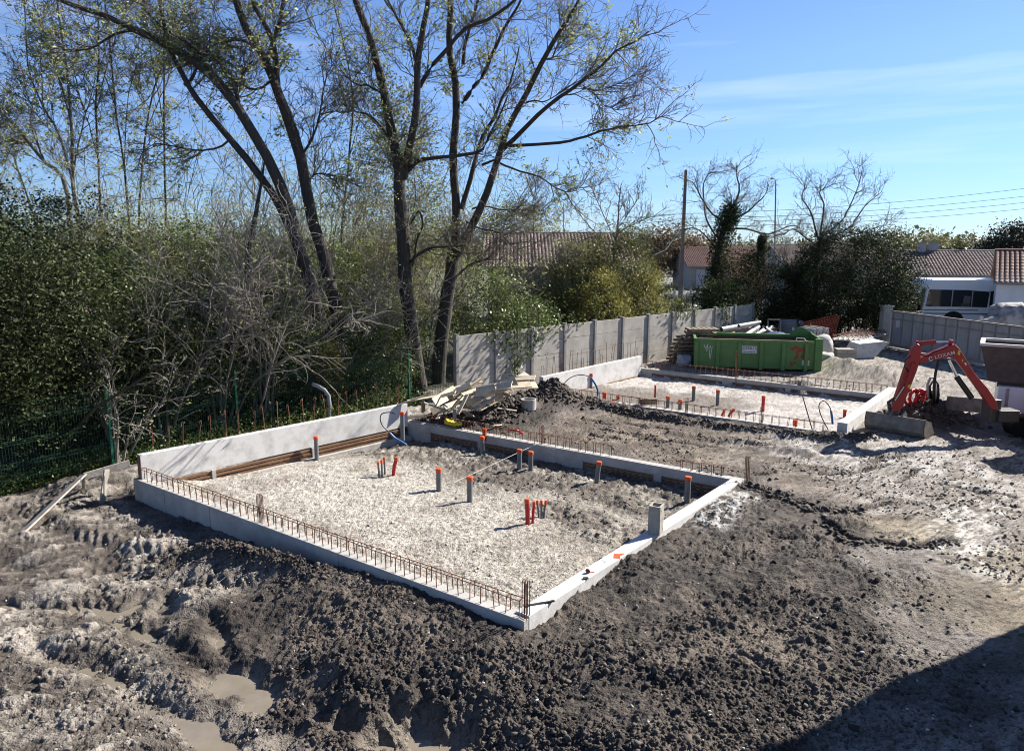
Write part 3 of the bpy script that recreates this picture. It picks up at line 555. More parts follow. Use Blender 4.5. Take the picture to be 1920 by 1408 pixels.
upipe(594, 858, 818, .05, None, 'grey pipe with orange cap beside the tall white wall beam')
upipe(755, 815, 772, .055, None, 'orange capped pipe in the inner corner under the white wall')
upipe(823, 920, 878, .055, None, 'lone grey capped pipe in the gravel nearer the mesh fence side')
upipe(881, 941, 893, .055, None, 'grey capped pipe standing in the very middle of the gravel')
upipe(904, 852, 818, .055, None, 'grey capped pipe against the slotted beam near the timber pile')
upipe(974, 880, 842, .055, None, 'left pipe of the close pair by the slotted beam, string tied to it')
upipe(995, 884, 846, .055, None, 'right pipe of the close pair by the slotted beam')
upipe(1118, 905, 865, .055, None, 'grey capped pipe leaning against the slotted beam', lean=(.05, 0))
upipe(1288, 945, 893, .06, None, 'tall grey capped pipe in the shade near the far end of the white right beam')
upipe(908, 816, 803, .05, .0, 'short orange pipe end behind the slotted beam', col=M_orange)
for k, (x_, y_, t_) in enumerate(((711, 893, 866), (717, 891, 862), (722, 888, 857))):
    upipe(x_, y_, t_, .022, None, ('thinnest front grey conduit beside the leaning red sleeve', 'middle grey conduit of the three beside the leaning red sleeve', 'rear grey conduit touching the leaning red sleeve')[k], lean=(-.01, 0), name='conduit', grp='thin conduits in clusters', cat='conduit')
upipe(736, 890, 857, .04, None, 'red sleeve leaning right beside three thin grey conduits', M_red, (.09, 0), name='red_sleeve', grp='red sleeves', cat='conduit')
upipe(990, 982, 935, .042, None, 'thick upright red sleeve in the cluster nearest the concrete block', M_red, (-.02, 0), name='red_sleeve', grp='red sleeves', cat='conduit')
upipe(998, 980, 940, .025, None, 'thin red sleeve hugging the thick one near the concrete block', M_red, (.03, 0), name='red_sleeve', grp='red sleeves', cat='conduit')
for k, x_ in enumerate((1011, 1015, 1019)):
    upipe(x_, 968 + (k == 1), 938, .02, None, ('left thin grey conduit right of the thick red sleeve', 'centre thin grey conduit right of the thick red sleeve', 'outer thin grey conduit right of the thick red sleeve')[k], lean=((k - 1) * .04, 0), name='conduit', grp='thin conduits in clusters', cat='conduit')
for a in ((1108, 728, 700, 'grey capped pipe beside the blue water hose arch'), (1033, 722, 712, 'short capped pipe at the corner before the far pale wall beam'), (1300, 752, 724, 'tall grey capped pipe in front of the left half of the skip'),
          (1345, 760, 731, 'grey capped pipe in front of the skip sign'), (1252, 765, 743, 'capped pipe in the half buried beam, left of the near identical shorter one'), (1275, 768, 749, 'shorter capped pipe in the half buried beam'), (1159, 749, 742, 'stubby orange pipe end behind the red painted beam part'),
          (1490, 801, 787, 'stubby orange pipe end near the white block beam')):
    upipe(a[0], a[1], a[2], .055, None, a[3], col=M_orange if 'stubby' in a[3] else None)
for a in ((1430, 772, 742, .05, 'upright red sleeve alone on the far pale gravel', (0, 0)), (1133, 752, 735, .06, 'fat red sleeve at the red painted end of the half buried beam', (0, 0)), (1228, 748, 722, .03, 'slim red sleeve behind the brick lying on the beam', (0, 0)),
          (1350, 788, 768, .035, 'leaning red sleeve at the edge of the half buried beam', (.1, 0)), (1362, 784, 766, .035, 'second leaning red sleeve, bent over to the right', (.2, 0)), (1583, 784, 768, .045, 'pale red sleeve against the white block beam', (0, 0))):
    upipe(a[0], a[1], a[2], a[3], None, a[4], M_red, a[5], name='red_sleeve', grp='red sleeves', cat='conduit')
c = P(1215, 756, 0); bk = MB(); bk.box((0, 0, .09), (.5, .22, .17), .15); tag(bk.build('hollow_brick', mat('brown_block', (.17, .13, .09), .9, (.24, .19, .14), 12), bevel=.005), 'brown block lying flat on the half buried beam', 'block').location = (c[0], c[1], -.03)
def hose(lbl, blk_pts, blue_pts, Y0, r=.03):
    e = empty('water_hose', label=lbl, cat='hose', group='blue water hoses with black ends')
    f = lambda pts: [tuple(Dp(a, b_, Y0 + (pts[k][2] if len(pts[k]) > 2 else 0))) for k, (a, b_) in enumerate([(p_[0], p_[1]) for p_ in pts])]
    def sm(pts, n=5):
        v = [Vector(p_) for p_ in pts]; v = [v[0]] + v + [v[-1]]; o_ = []
        for i in range(1, len(v) - 2):
            for s in range(n):
                t = s / n; o_.append(.5 * ((2 * v[i]) + (v[i + 1] - v[i - 1]) * t + (2 * v[i - 1] - 5 * v[i] + 4 * v[i + 1] - v[i + 2]) * t * t + (3 * v[i] - v[i - 1] - 3 * v[i + 1] + v[i + 2]) * t ** 3))
        return o_ + [v[-1]]
    m = MB(); m.tube(sm(f(blk_pts)), .013, 8); m.build('black_pipe', M_black, e, smooth=True); m = MB(); m.tube(sm(f(blue_pts)), r, 8); m.build('blue_sleeve', M_blue, e, smooth=True)
hose('blue hose with a thin black loop in the corner of the near foundation', [(742, 776), (730, 773), (716, 776), (713, 786), (718, 799), (733, 813)], [(730, 811), (740, 821), (752, 828), (762, 834)], 17.6)
hose('blue hose whose black end arches high before the far pale wall beam', [(1050, 742), (1056, 722), (1070, 708), (1088, 703), (1104, 706), (1112, 714)], [(1108, 708), (1117, 722), (1121, 735), (1119, 748)], 22.4)
hose('short blue hose with a black arch beside the white block beam', [(1553, 806), (1542, 785), (1536, 768), (1537, 756), (1546, 752), (1555, 762), (1559, 772)], [(1558, 770), (1560, 782), (1561, 795)], 18.6)
m = MB(); m.tube([tuple(Dp(1523, 806, 18.4)), tuple(Dp(1505, 743, 18.4))], .014, 6); tag(m.build('iron_rod', M_dark), 'dark iron rod leaning in the gravel left of the blue hose', 'rod')
m = MB(); a, b_ = P(850, 905, -.2), P(1005, 833, 0); m.tube([tuple(a), tuple(b_)], .005, 5); m.tube([tuple(b_), tuple(P(1040, 842, .05))], .005, 5); tag(m.build('string_line', M_white), 'pale string line stretched from the gravel over the slotted beam', 'string')

# --- batter board at the far left corner
bb = empty('batter_board', label='timber profile board with long brace left of the foundation corner', cat='timber board')
p1, p2 = Dp(158, 893, 14.2), Dp(243, 868, 14.75)
m = MB(); m.plank(p1, p2, .035, .14); m.build('rail', M_oldwood, bb, bevel=.004)
g = P(42, 995, -.42); m = MB(); m.plank((p1[0], p1[1], p1[2] + .04), (g[0], g[1], g[2] - .03), .16, .035, .3); m.build('brace', M_oldwood, bb, bevel=.004)
for (x_, yt, yb), Y_ in zip(((156, 892, 918), (200, 880, 938)), (14.25, 14.35)):
    t_ = Dp(x_, yt, Y_); gg = P(x_ - 10 * (yb == 938), yb, -.4); m = MB(); m.plank(t_, (gg[0], gg[1] , -.5), .07 + .05 * (yb == 938), .035, 1.3); m.build('leg', M_oldwood, bb, bevel=.004)

# --- scrap timber pile
rg = random.Random(12); seats = ['on top', 'leaning', 'half buried', 'at the edge', 'sticking out']
PL = [((764, 752), (880, 733), .14, .95), ((745, 760), (795, 742), .12, .8), ((850, 727), (905, 716), .16, 1.1), ((862, 735), (932, 720), .2, 1.1), ((852, 745), (900, 712), .24, 1.2), ((890, 730), (958, 716), .2, 1.15), ((905, 735), (968, 722), .15, 1.05),
      ((848, 768), (872, 738), .22, .8), ((858, 776), (876, 740), .1, .85), ((853, 795), (852, 768), .1, .75), ((885, 762), (925, 735), .14, .9), ((892, 768), (933, 742), .12, .85), ((900, 770), (940, 748), .14, .8), ((793, 752), (794, 772), .12, .6), ((795, 755), (842, 772), .06, .8),
      ((820, 785), (830, 770), .1, .55), ((880, 745), (915, 728), .16, 1.0), ((905, 725), (935, 738), .18, 1.0), ((932, 765), (968, 770), .05, .5), ((912, 800), (940, 797), .07, .2), ((870, 770), (890, 785), .14, .5), ((925, 730), (955, 742), .14, .9), ((815, 760), (845, 752), .1, .75), ((868, 722), (875, 745), .22, 1.15)]
desc = ['long pale plank jutting out left towards the mesh fence', 'short plank at the left foot of the timber pile', 'pale board on the back of the timber pile by the panel wall', 'wide board across the top of the timber pile', 'square panel offcut leaning highest in the timber pile', 'bright plank pointing at the soil heap', 'flat plank on the right shoulder of the timber pile',
        'wide tilted board standing at the front of the timber pile', 'narrow batten beside the wide tilted board', 'upright stake at the front foot of the timber pile', 'upper of three parallel pale boards sloping down the pile', 'middle of three parallel pale boards sloping down the pile', 'lower of three parallel pale boards sloping down the pile',
        'square timber peg upright at the left of the pile', 'thin lath resting on the timber peg', 'short offcut low at the left front of the pile', 'board lying under the square panel offcut', 'dark crossed board near the pile top', 'thin lath lying on the soil towards the concrete ring', 'small white offcut on the soil behind the slotted beam', 'brown stub of board under the wide tilted board', 'crossing board at the right top of the pile', 'grey board low behind the timber peg', 'small upright panel piece at the back of the pile']
for (a, b_, w_, zz), ds in zip(PL, desc):
    Y0 = 18.9 + rg.uniform(-.1, .25) + max(0, (770 - a[1])) * .03; pa = Dp(a[0], a[1], Y0 - .1); pb = Dp(b_[0], b_[1], Y0 + rg.uniform(.1, .5)); m = MB()
    m.plank(pa, pb, w_, .032, rg.uniform(-.8, .5)); tag(m.build('scrap_plank', M_wood if rg.random() < .7 else M_oldwood, bevel=.003), ds, 'plank', 'scrap planks in the timber pile')
m = MB(); c = Dp(845, 792, 18.6); m.box(c, (.3, .2, .12), (.2, .3, .4)); m.box((c[0] + .2, c[1], c[2] - .03), (.2, .15, .08), (.3, .1, 1)); tag(m.build('yellow_wrapper', mat('yellow_plastic', (.75, .62, .02), .5, (.6, .5, .02), 12), bevel=.03), 'crumpled yellow wrapper at the foot of the timber pile', 'wrapper')
m = MB(); pa, pb = Dp(955, 806, 18.4), Dp(982, 813, 18.5); m.tube([tuple(pa), ((pa[0] + pb[0]) / 2, pa[1], pa[2] - .01), tuple(pb)], .03, 8); tag(m.build('red_offcut', M_red), 'short red sleeve offcut lying behind the slotted beam', 'pipe offcut')
lw = ['bright', 'grey', 'short', 'narrow', 'wide', 'split']; ps = ['near the mesh fence', 'against the panel wall foot', 'in the heart of the timber pile', 'under the topmost boards', 'on the soil heap side', 'at the front left of the pile', 'at the front right of the pile']
for k in range(34):
    u = rg.random(); px = 800 + 160 * u + rg.uniform(-14, 14); py = 768 - 44 * u + rg.uniform(-20, 8); Y0 = 19.3 + rg.uniform(-.2, .9); a_ = Dp(px, py, Y0); an_ = rg.choice([.25, .5, .9, -.3]) + rg.uniform(-.2, .2); L = rg.uniform(.4, 1.3)
    b2 = a_ + np.array([math.cos(an_) * L, math.sin(an_) * L, rg.uniform(-.12, .28)]); m = MB(); m.plank(tuple(a_), tuple(b2), rg.uniform(.1, .28), .03, rg.uniform(.2, 1.2)); tag(m.build('scrap_plank', M_wood if rg.random() < .75 else M_oldwood, bevel=.003), '%s scrap board %s, %s %s' % (lw[k % 6], ps[k % 7], ['tilted up', 'lying flat', 'crossing others'][k % 3], ['to the right', 'to the left'][(k // 3) % 2]), 'plank', 'scrap planks in the timber pile')
# more rubble lumps under the timber
c = P(991, 772, .0); zz = gz(c[0], c[1]) - .05; m = MB(); m.pipe((0, 0, 0), .22, .18, .3, 28); tag(m.build('concrete_ring', M_conc), 'short grey concrete pipe ring set in the soil heap', 'concrete ring').location = (c[0], c[1], zz)

# --- green mesh fence
FP = [P(-250, 990, -.1), P(212, 868, -.1), P(447, 812, -.1), P(620, 783, -.1), P(768, 758, -.1), P(850, 745, -.05)]
for k in range(1): FP[0] = FP[1] + (FP[1] - FP[2]) * .95
FP.insert(0, FP[0] + (FP[1] - FP[2]) * .95)
fe = empty('mesh_fence', label='dark green welded mesh fence in front of the thicket', cat='fence'); HF = 1.62
for k, c in enumerate(FP[:-1]):
    m = MB(); m.box((c[0], c[1], HF / 2 - .15), (.05, .06, HF + .15), .8); m.box((c[0], c[1], HF + .0), (.06, .07, .02), .8)
    if k != 4: m.build('post', M_green, fe, bevel=.004)
for p, q in zip(FP[:-1], FP[1:]):
    d, n = ndir(p, q); L = (V2(q) - V2(p)).length; m = MB(); k = int(L / .055)
    for i in range(1, k):
        c = V2(p) + d * (i * L / k); m.box((c.x, c.y, HF / 2 - .05), (.006, .006, HF - .05), .8)
    for z_ in (.05, .3, .34, .38, .75, .79, .83, 1.2, 1.24, 1.28, HF - .06):
        o_ = .02 if z_ in (.34, .79, 1.24) else 0; m.bar(p, q, .007, z_ - .004, z_ + .004, o_)
    m.build('mesh_panel', M_mesh, fe)
c = P(617, 782, .0); m = MB(); Y_ = c[1]
m.tube([tuple(Dp(616, 786, Y_)), tuple(Dp(618, 760, Y_)), tuple(Dp(616, 742, Y_)), tuple(Dp(608, 731, Y_)), tuple(Dp(596, 724, Y_ - .1)), tuple(Dp(585, 720, Y_ - .2))], .055, 12)
tag(m.build('bent_pipe', mat('pale_grey_plastic', (.35, .35, .35), .5), smooth=True), 'grey pipe bent over at the top behind the white wall beam', 'pipe')

# --- concrete panel wall
def panel_wall(name, label, p, q, n_, h, slab_h, z0=-.12):
    e = empty(name, label=label, cat='wall'); d, nn = ndir(p, q); L = (V2(q) - V2(p)).length; st = L / n_
    for i in range(n_ + 1):
        c = V2(p) + d * st * i; m = MB(); m.box((c.x, c.y, z0 + (h + .06) / 2 - .1), (.13, .15, h + .26), math.atan2(d.y, d.x)); m.build('post', M_wpost, e, bevel=.012)
    for i in range(n_):
        a = V2(p) + d * (st * i + .065); b2 = V2(p) + d * (st * (i + 1) - .065); k = int(round(h / slab_h))
        for j in range(k):
            m = MB(); m.bar(a, b2, .045, z0 + j * slab_h + .004, z0 + (j + 1) * slab_h - .004, rg.uniform(-.003, .003)); m.build('slab', M_wall, e, bevel=.006)
    return e
panel_wall('panel_wall', 'grey concrete panel wall running back from the mesh fence', WL0, WL1, 11, 2.0, .5)
# ---------------------------------------------------------------- equipment and stores
def text_mesh(txt, size, name, m, parent, mw_, ext=.002):
    cu = bpy.data.curves.new('lettering', 'FONT'); cu.body = txt; cu.size = size; cu.extrude = ext; cu.align_x = 'CENTER'; cu.align_y = 'CENTER'; cu.offset = size * .008; cu.space_character = 1.12
    t = bpy.data.objects.new('lettering_curve', cu); C.objects.link(t); me = bpy.data.meshes.new_from_object(t); bpy.data.objects.remove(t); bpy.data.curves.remove(cu)
    me.materials.clear(); me.materials.append(m); o = bpy.data.objects.new(name, me); C.objects.link(o); o.parent = parent; o.matrix_local = mw_; return o
M_skip = mat('skip_green_paint', (.10, .22, .055), .55, (.13, .28, .08), 2.5, .12, 30, lo=.3, hi=.7)
M_skipin = mat('skip_worn_inside', (.14, .10, .075), .9, (.05, .07, .035), 4, .3, 20)
M_sign = mat('white_sign', (.72, .73, .75), .5)
M_redp = mat('red_spray', (.50, .05, .03), .7, (.3, .05, .02), 10)
L_, R_ = P(1300, 692), P(1538, 700); d, n = ndir(L_, R_); SL = (V2(R_) - V2(L_)).length; SH = 1.16
sk = empty('skip', (L_[0], L_[1], 0), math.atan2(d.y, d.x), label='green steel waste skip with white sign and red graffiti', cat='skip')
W_ = 2.2; m = MB()
for y_ in (0., W_): m.box((SL / 2, y_ + (-.02 if y_ else .02), .12 + (SH - .12) / 2), (SL - .1, .04, SH - .12))
m.box((.04, W_ / 2, .12 + (SH - .12) / 2), (.04, W_ - .08, SH - .12)); m.box((SL / 2, W_ / 2, .14), (SL - .1, W_ - .09, .04)); m.build('body', M_skip, sk)
m = MB(); m.box((SL / 2, .045, SH * .6), (SL - .2, .006, SH * .75)); m.box((SL / 2, W_ - .045, SH * .56), (SL - .2, .006, SH * .82)); m.build('inner_lining', M_skipin, sk)
m = MB(); m.box((SL / 2 - .1, .01, SH - .03), (SL - .3, .11, .1)); m.box((SL / 2 - .1, W_ - .01, SH - .03), (SL - .3, .11, .1)); m.box((.03, W_ / 2, SH - .03), (.1, W_ - .12, .1)); m.build('rim', M_skip, sk, bevel=.01)
m = MB(); m.box((SL / 2 - .2, .0, SH + .025), (SL - .6, .07, .012)); m.build('rusty_edge', mat('bare_edge', (.45, .36, .25), .8, (.3, .18, .1), 10), sk)
for k in range(6):
    x_ = [.09, .93, 1.78, 2.62, 3.46, 4.32][k] * SL / 4.9; m = MB(); m.box((x_, -.045, SH / 2), (.13, .09, SH - .12)); m.build('rib', M_skip, sk, bevel=.008)
m = MB(); m.box((SL - .12, -.02, SH / 2 + .05), (.26, .16, SH + .14)); m.build('end_post', M_skip, sk, bevel=.01); m = MB(); m.box((SL - .12, W_ + .02, SH / 2 + .05), (.26, .16, SH + .14)); m.build('end_post', M_skip, sk, bevel=.01)
m = MB(); m.box((SL - .03, W_ / 2, SH / 2 + .04), (.05, W_ - .12, SH + .1)); m.prism([(SL - .85, SH), (SL - .28, SH), (SL - .05, SH + .13), (SL - .4, SH + .32), (SL - .55, SH + .3)], lambda u, v, t: (u, t, v), W_ - .1, W_ - .06); m.build('front_plate', M_skip, sk)
for y_ in (.45, W_ - .45): m = MB(); m.box((SL / 2, y_, .06), (SL - .3, .1, .12)); m.build('skid', M_brown, sk)
m = MB(); m.tube([(SL * .80, .02, SH + .03), (SL * .80, .02, SH + .13), (SL * .86, .02, SH + .12), (SL * .875, .02, SH + .03)], .018, 6); m.build('handle', M_sign, sk)
m = MB(); m.box((SL * .44, -.006, SH * .70), (.54, .012, .27)); sg = m.build('sign', M_sign, sk)
M_ink = mat('sign_ink', (.03, .035, .06), .6); M_face = Matrix.Rotation(R(90), 4, 'X')
text_mesh('TERTS', .135, 'lettering', M_ink, sg, Matrix.Translation((SL * .44 + .06, -.014, SH * .74)) @ M_face); text_mesh('01 00 00 01', .06, 'small_lettering', M_ink, sg, Matrix.Translation((SL * .44 + .02, -.014, SH * .62)) @ M_face) if False else None
m = MB(); k_ = [(SL * .44 - .19 + .045 * math.cos(a * .45 + 1), -.0145, SH * .74 + .045 * math.sin(a * .45 + 1)) for a in range(13)]; m.tube(k_, .009, 5); m.build('ring_logo', M_ink, sg)
m = MB(); [m.box((SL * .44 - .18 + i * .052, -.0135, SH * .625), (.034, .004, .022)) for i in range(8)]; m.build('small_print', M_ink, sg)
m = MB(); m.box((SL * .915 - .15, -.006, SH * .32), (.26, .010, .2)); m.build('notice', M_sign, sk)
rr = random.Random(8)
def blotch(parent, pts, w, m_, name, y=-.006):
    q = MB()
    for (a, b) in zip(pts[:-1], pts[1:]):
        d_ = Vector((b[0] - a[0], b[1] - a[1])); L2 = d_.length + w * .4; q.box(((a[0] + b[0]) / 2, y - rr.uniform(0, .002), (a[1] + b[1]) / 2), (L2, .003, w * rr.uniform(.7, 1.2)), (0, -math.atan2(d_.y, d_.x), 0))
    return q.build(name, m_, parent)
gx = SL * .79
blotch(sk, [(gx - .1, .86), (gx + .05, .95), (gx + .25, .84), (gx + .1, .78), (gx + .12, .6), (gx + .02, .5)], .09, M_redp, 'graffiti'); blotch(sk, [(gx + .35, .92), (gx + .4, .7), (gx + .3, .6), (gx + .45, .5), (gx + .5, .36), (gx + .42, .3)], .15, M_redp, 'graffiti')
blotch(sk, [(gx - .12, .4), (gx - .05, .32), (gx - .1, .25), (gx + .05, .4), (gx + .08, .3)], .05, M_redp, 'graffiti')
blotch(sk, [(.35, .95), (.42, .8), (.5, .97), (.45, .7), (.6, .92), (.55, .6), (.62, .55), (.66, .9), (.6, .4), (.55, .72)], .02, M_sign, 'graffiti')

# --- stacked pallets left of the skip
def pallet_parts(e):
    for k in range(3): m = MB(); m.box((0, -.35 + .35 * k, .05), (1.2, .1, .08)); m.build('stringer', M_pal, e)
    for k in range(6): m = MB(); m.box((-.52 + .208 * k, 0, .104), (.14, .8, .022)); m.build('deck_board', M_pal, e)
M_pal = mat('pallet_wood', (.22, .16, .11), .9, (.34, .26, .19), 6, .2, 30, island=.2); c = P(1262, 652, 0)
nm = ['bottom pallet of the leaning stack left of the skip', 'second lowest pallet of the stack left of the skip', 'third lowest pallet of the stack left of the skip', 'fourth lowest pallet of the stack left of the skip', 'fifth lowest pallet of the stack left of the skip', 'sixth lowest pallet of the stack left of the skip', 'third pallet from the top of the stack left of the skip', 'second pallet from the top of the stack left of the skip', 'topmost sunlit reddish pallet of the stack left of the skip']
p0 = Dp(1285, 640, 29.6)
for k in range(9):
    e = empty('pallet', (p0[0] + .05 * k + rr.uniform(-.05, .05) + .25 * (k > 6), p0[1] + rr.uniform(-.1, .1), .02 + .155 * k), .25 + rr.uniform(-.12, .12) - .3 * (k > 6), label=nm[k], cat='pallet', group='pallets stacked beside the skip')
    pallet_parts(e); e.rotation_euler[1] = rr.uniform(-.02, .03)
# --- pipes behind the skip
M_pvc = mat('pale_pvc', (.62, .62, .60), .5, (.5, .5, .48), 5); M_pink = mat('pink_conduit', (.55, .27, .25), .6); M_dblue = mat('navy_wrap', (.02, .05, .14), .5, (.05, .1, .2), 6, .5, 12)
pp = [((1352, 618), (1415, 607), .10, 0), ((1385, 611), (1425, 604), .06, 0), ((1357, 626), (1400, 612), .04, 1), ((1372, 630), (1408, 612), .04, 1), ((1395, 631), (1422, 613), .09, 0), ((1410, 632), (1438, 614), .06, 0), ((1420, 632), (1448, 612), .05, 0), ((1435, 615), (1450, 624), .05, 0), ((1340, 630), (1376, 622), .05, 1), ((1400, 634), (1448, 615), .04, 0), ((1322, 628), (1346, 620), .06, 0)]
nm = ['widest pale plastic pipe lying across the pile behind the skip', 'small white pipe at the very back of the pipe pile', 'upper pink conduit in the pipe pile', 'lower pink conduit in the pipe pile', 'stout white pipe in the middle of the pipe pile', 'white pipe right of the stout one in the pipe pile', 'thin white pipe beside the blue wrapping', 'stub of white pipe pointing down right in the pile', 'long curved pink conduit at the left of the pile', 'thinnest white pipe rising above the skip rim', 'short white pipe near the pallet stack']
m = MB(); c0 = Dp(1395, 640, 31.2); m.box((c0[0], c0[1] + .5, .32), (3.2, 1.4, .6), .1); tag(m.build('timber_bed', M_oldwood, bevel=.02), 'low timber bed under the pile of pipes behind the skip', 'timber stack')
for (a, b_, r_, c_), ds in zip(pp, nm):
    Y_ = 30.6 + rr.uniform(0, .8); m = MB(); pa, pb = Dp(a[0], a[1], Y_), Dp(b_[0], b_[1], Y_ + 1.2); m.tube([tuple(pa), tuple(pb)], r_ * 1.1, 12, c_ == 1)
    if not c_:
        m2 = MB(); m2.tube([tuple(pa + (pb - pa) * .01), tuple(pb)], r_ * .92, 12, True); e = empty('plastic_pipe', label=ds, cat='pipe', group='pipes piled behind the skip'); m.build('tube', M_pvc, e, smooth=True); m2.build('dark_bore', M_black, e)
    else: tag(m.build('plastic_pipe', M_pink, smooth=True), ds, 'pipe', 'pipes piled behind the skip')
def lump(name, c, sz, m_, lbl, cat, seed=0, sub=2, amp=.25, parent=None):
    import bmesh
    bm = bmesh.new(); bmesh.ops.create_icosphere(bm, subdivisions=sub + 1, radius=1); r_ = random.Random(seed); off = [r_.uniform(-9, 9) for _ in range(3)]
    from mathutils import noise
    for v in bm.verts:
        k = 1 + amp * noise.noise(v.co * 1.8 + Vector(off)) + amp * .5 * noise.noise(v.co * 5 + Vector(off)); q = Vector([math.copysign(abs(t) ** .75, t) for t in v.co]) * k; v.co = Vector((q.x * sz[0], q.y * sz[1], q.z * sz[2]))
    me = bpy.data.meshes.new(name); bm.to_mesh(me); bm.free(); me.materials.append(m_); me.polygons.foreach_set('use_smooth', [True] * len(me.polygons)); o = bpy.data.objects.new(name, me); C.objects.link(o); o.location = c
    if lbl: tag(o, lbl, cat)
    if parent: o.parent = parent
    return o
lump('wrapping', Dp(1455, 630, 31.2), (.5, .5, .16), M_dblue, 'crumpled navy blue wrapping at the right end of the pipe pile', 'plastic sheet', 3)
lump('rubble_bag', Dp(1283, 678, 28.6), (.28, .25, .26), mat('pale_blue_bag', (.30, .34, .42), .6, (.5, .52, .55), 5), 'pale blue rubble bag at the left foot of the skip', 'bag', 9, amp=.4)
tk = empty('water_tank', label='grey plastic tank with a dark hose in front of the bush', cat='tank'); c = Dp(1481, 640, 33.5); m = MB(); m.tube([(c[0], c[1], 0), (c[0], c[1], 1.15), (c[0], c[1], 1.28), (c[0], c[1], 1.30)], [.52, .54, .5, .3], 24); m.build('shell', mat('grey_tank', (.16, .17, .19), .5, (.20, .21, .23), 3), tk, smooth=False)
m = MB(); m.tube([(c[0] + .1, c[1] - .5, 1.35), (c[0] + .14, c[1] - .62, 1.1), (c[0] + .25, c[1] - .62, .6), (c[0] + .4, c[1] - .55, .5)], .05, 8); m.build('hose', M_black, tk, smooth=True); m = MB(); m.box((c[0] - .1, c[1] - .55, .95), (.1, .02, .14)); m.build('sticker', M_sign, tk)
fr = MB(); c = Dp(1450, 632, 32.8)
for x_ in (-.28, .28): fr.box((c[0] + x_, c[1], .7), (.05, .05, 1.4))
fr.box((c[0], c[1], 1.38), (.6, .05, .05)); fr.box((c[0], c[1], .2), (.6, .05, .05)); tag(fr.build('metal_frame', M_wpost), 'small grey upright frame beside the tank', 'frame')
M_ora = mat('orange_barrier', (.50, .10, .04), .6, (.40, .07, .03), 10)
e = empty('mesh_barrier', label='rust orange site barrier mesh leaning before the dark bush', cat='barrier'); q0, q1 = Dp(1499, 637, 33.0), Dp(1567, 630, 33.9)
for k in range(24): t = k / 23; x_, y_ = q0[0] + (q1[0] - q0[0]) * t, q0[1] + (q1[1] - q0[1]) * t; m = MB(); m.box((x_, y_, .62 + .13 * t), (.04, .02, 1.1 + .35 * t), (.0, .12, 0)); m.build('upright', M_ora, e)
for z_ in (.5, .85, 1.2): m = MB(); m.tube([(q0[0], q0[1], z_), (q1[0], q1[1], z_ + .3)], .022, 5); m.build('rail', M_ora, e)
# slabs, cement bag, blocks, joists right of the skip
for k in range(5):
    m = MB(); c = Dp(1512 + 6 * k, 632, 31 + .1 * k); m.box((c[0], c[1], .6), (.1, .9, 1.22 + .08 * (k % 2)), (0, .1, .3)); tag(m.build('paving_slab', M_conc, bevel=.01), ['leftmost leaning slab behind the raised skip end', 'second leaning slab behind the raised skip end', 'middle leaning slab behind the raised skip end', 'fourth leaning slab behind the raised skip end', 'last leaning slab next to the bulk bag'][k], 'slab', 'slabs leaning behind the skip')
lump('bulk_bag', Dp(1542, 656, 29.3) , (.38, .38, .62), mat('white_bag', (.62, .58, .54), .8, (.5, .45, .42), 6, .4, 10), 'white bulk bag right behind the raised end of the skip', 'bag', 21, amp=.18)
lump('bulk_bag', Dp(1546, 675, 28.2), (.34, .3, .3), mat('grey_bag', (.50, .48, .45), .8, (.4, .38, .35), 6, .4, 10), 'low grey bag slumped between skip and sand heap', 'bag', 23, amp=.25)
for k in range(8):
    i, j = k % 4, k // 4; m = MB(); c = Dp(1571 + 9 * i, 660, 30.4); m.box((c[0], c[1], .12 + .2 * j + .12 * (k > 3) * 0), (.19, .5, .19), -.1); tag(m.build('building_block', M_block, bevel=.006), ['lower', 'upper'][j] + ' ' + ['leftmost', 'second', 'third', 'rightmost'][i] + ' grey building block stacked behind the sand heap', 'block', 'building blocks behind the sand heap')
pd = [('precast joist nearest the sand heap', 0), ('second precast joist of the stack', 1), ('third precast joist of the stack', 2), ('fourth precast joist of the stack', 3), ('fifth precast joist of the stack', 4), ('sixth precast joist of the stack', 5), ('hindmost precast joist by the gate pillar', 6)]
for ds, k in pd:
    a = Dp(1560 + 10 * k, 652 - 2.2 * k, 30.6 + .2 * k); a[2] = .78 - .03 * k; b_ = a + np.array([2.3, 2.3, .05]); e = empty('precast_joist', label=ds + (' with thin steel lattice on top' if k == 0 else ''), cat='joist', group='precast joists stacked near the gate')
    m = MB(); m.plank(a, b_, .13, .06); m.build('concrete_foot', M_white, e); m = MB(); zz = []
    for q in range(13): p_ = a + (b_ - a) * (q / 12); zz.append((p_[0], p_[1], p_[2] + (.16 if q % 2 else .03)))
    m.tube(zz, .012, 4); m.tube([(a[0], a[1], a[2] + .16), (b_[0], b_[1], b_[2] + .16)], .012, 4); m.build('lattice_bar', M_rust, e)
m = MB(); c = Dp(1614, 655, 30.6); m.prism([(-.5, 0), (.6, 0), (1.25, .62), (1.0, .68), (-.2, .62)], lambda u, v, t: (c[0] + u, c[1] + t + u * .3, v), -.2, .7); tag(m.build('concrete_bearer', M_white, bevel=.01), 'pale concrete bearer under the stacked joists', 'concrete block')
m = MB(); a, b_ = P(1620, 632), P(1650, 637); m.plank((a[0], a[1], .1), (b_[0], b_[1], .1), .25, .14); tag(m.build('sleeper', M_oldwood, bevel=.01), 'grey timber sleeper lying on the ground before the gate', 'timber')
m = MB(); c = P(1648, 748, .0); 

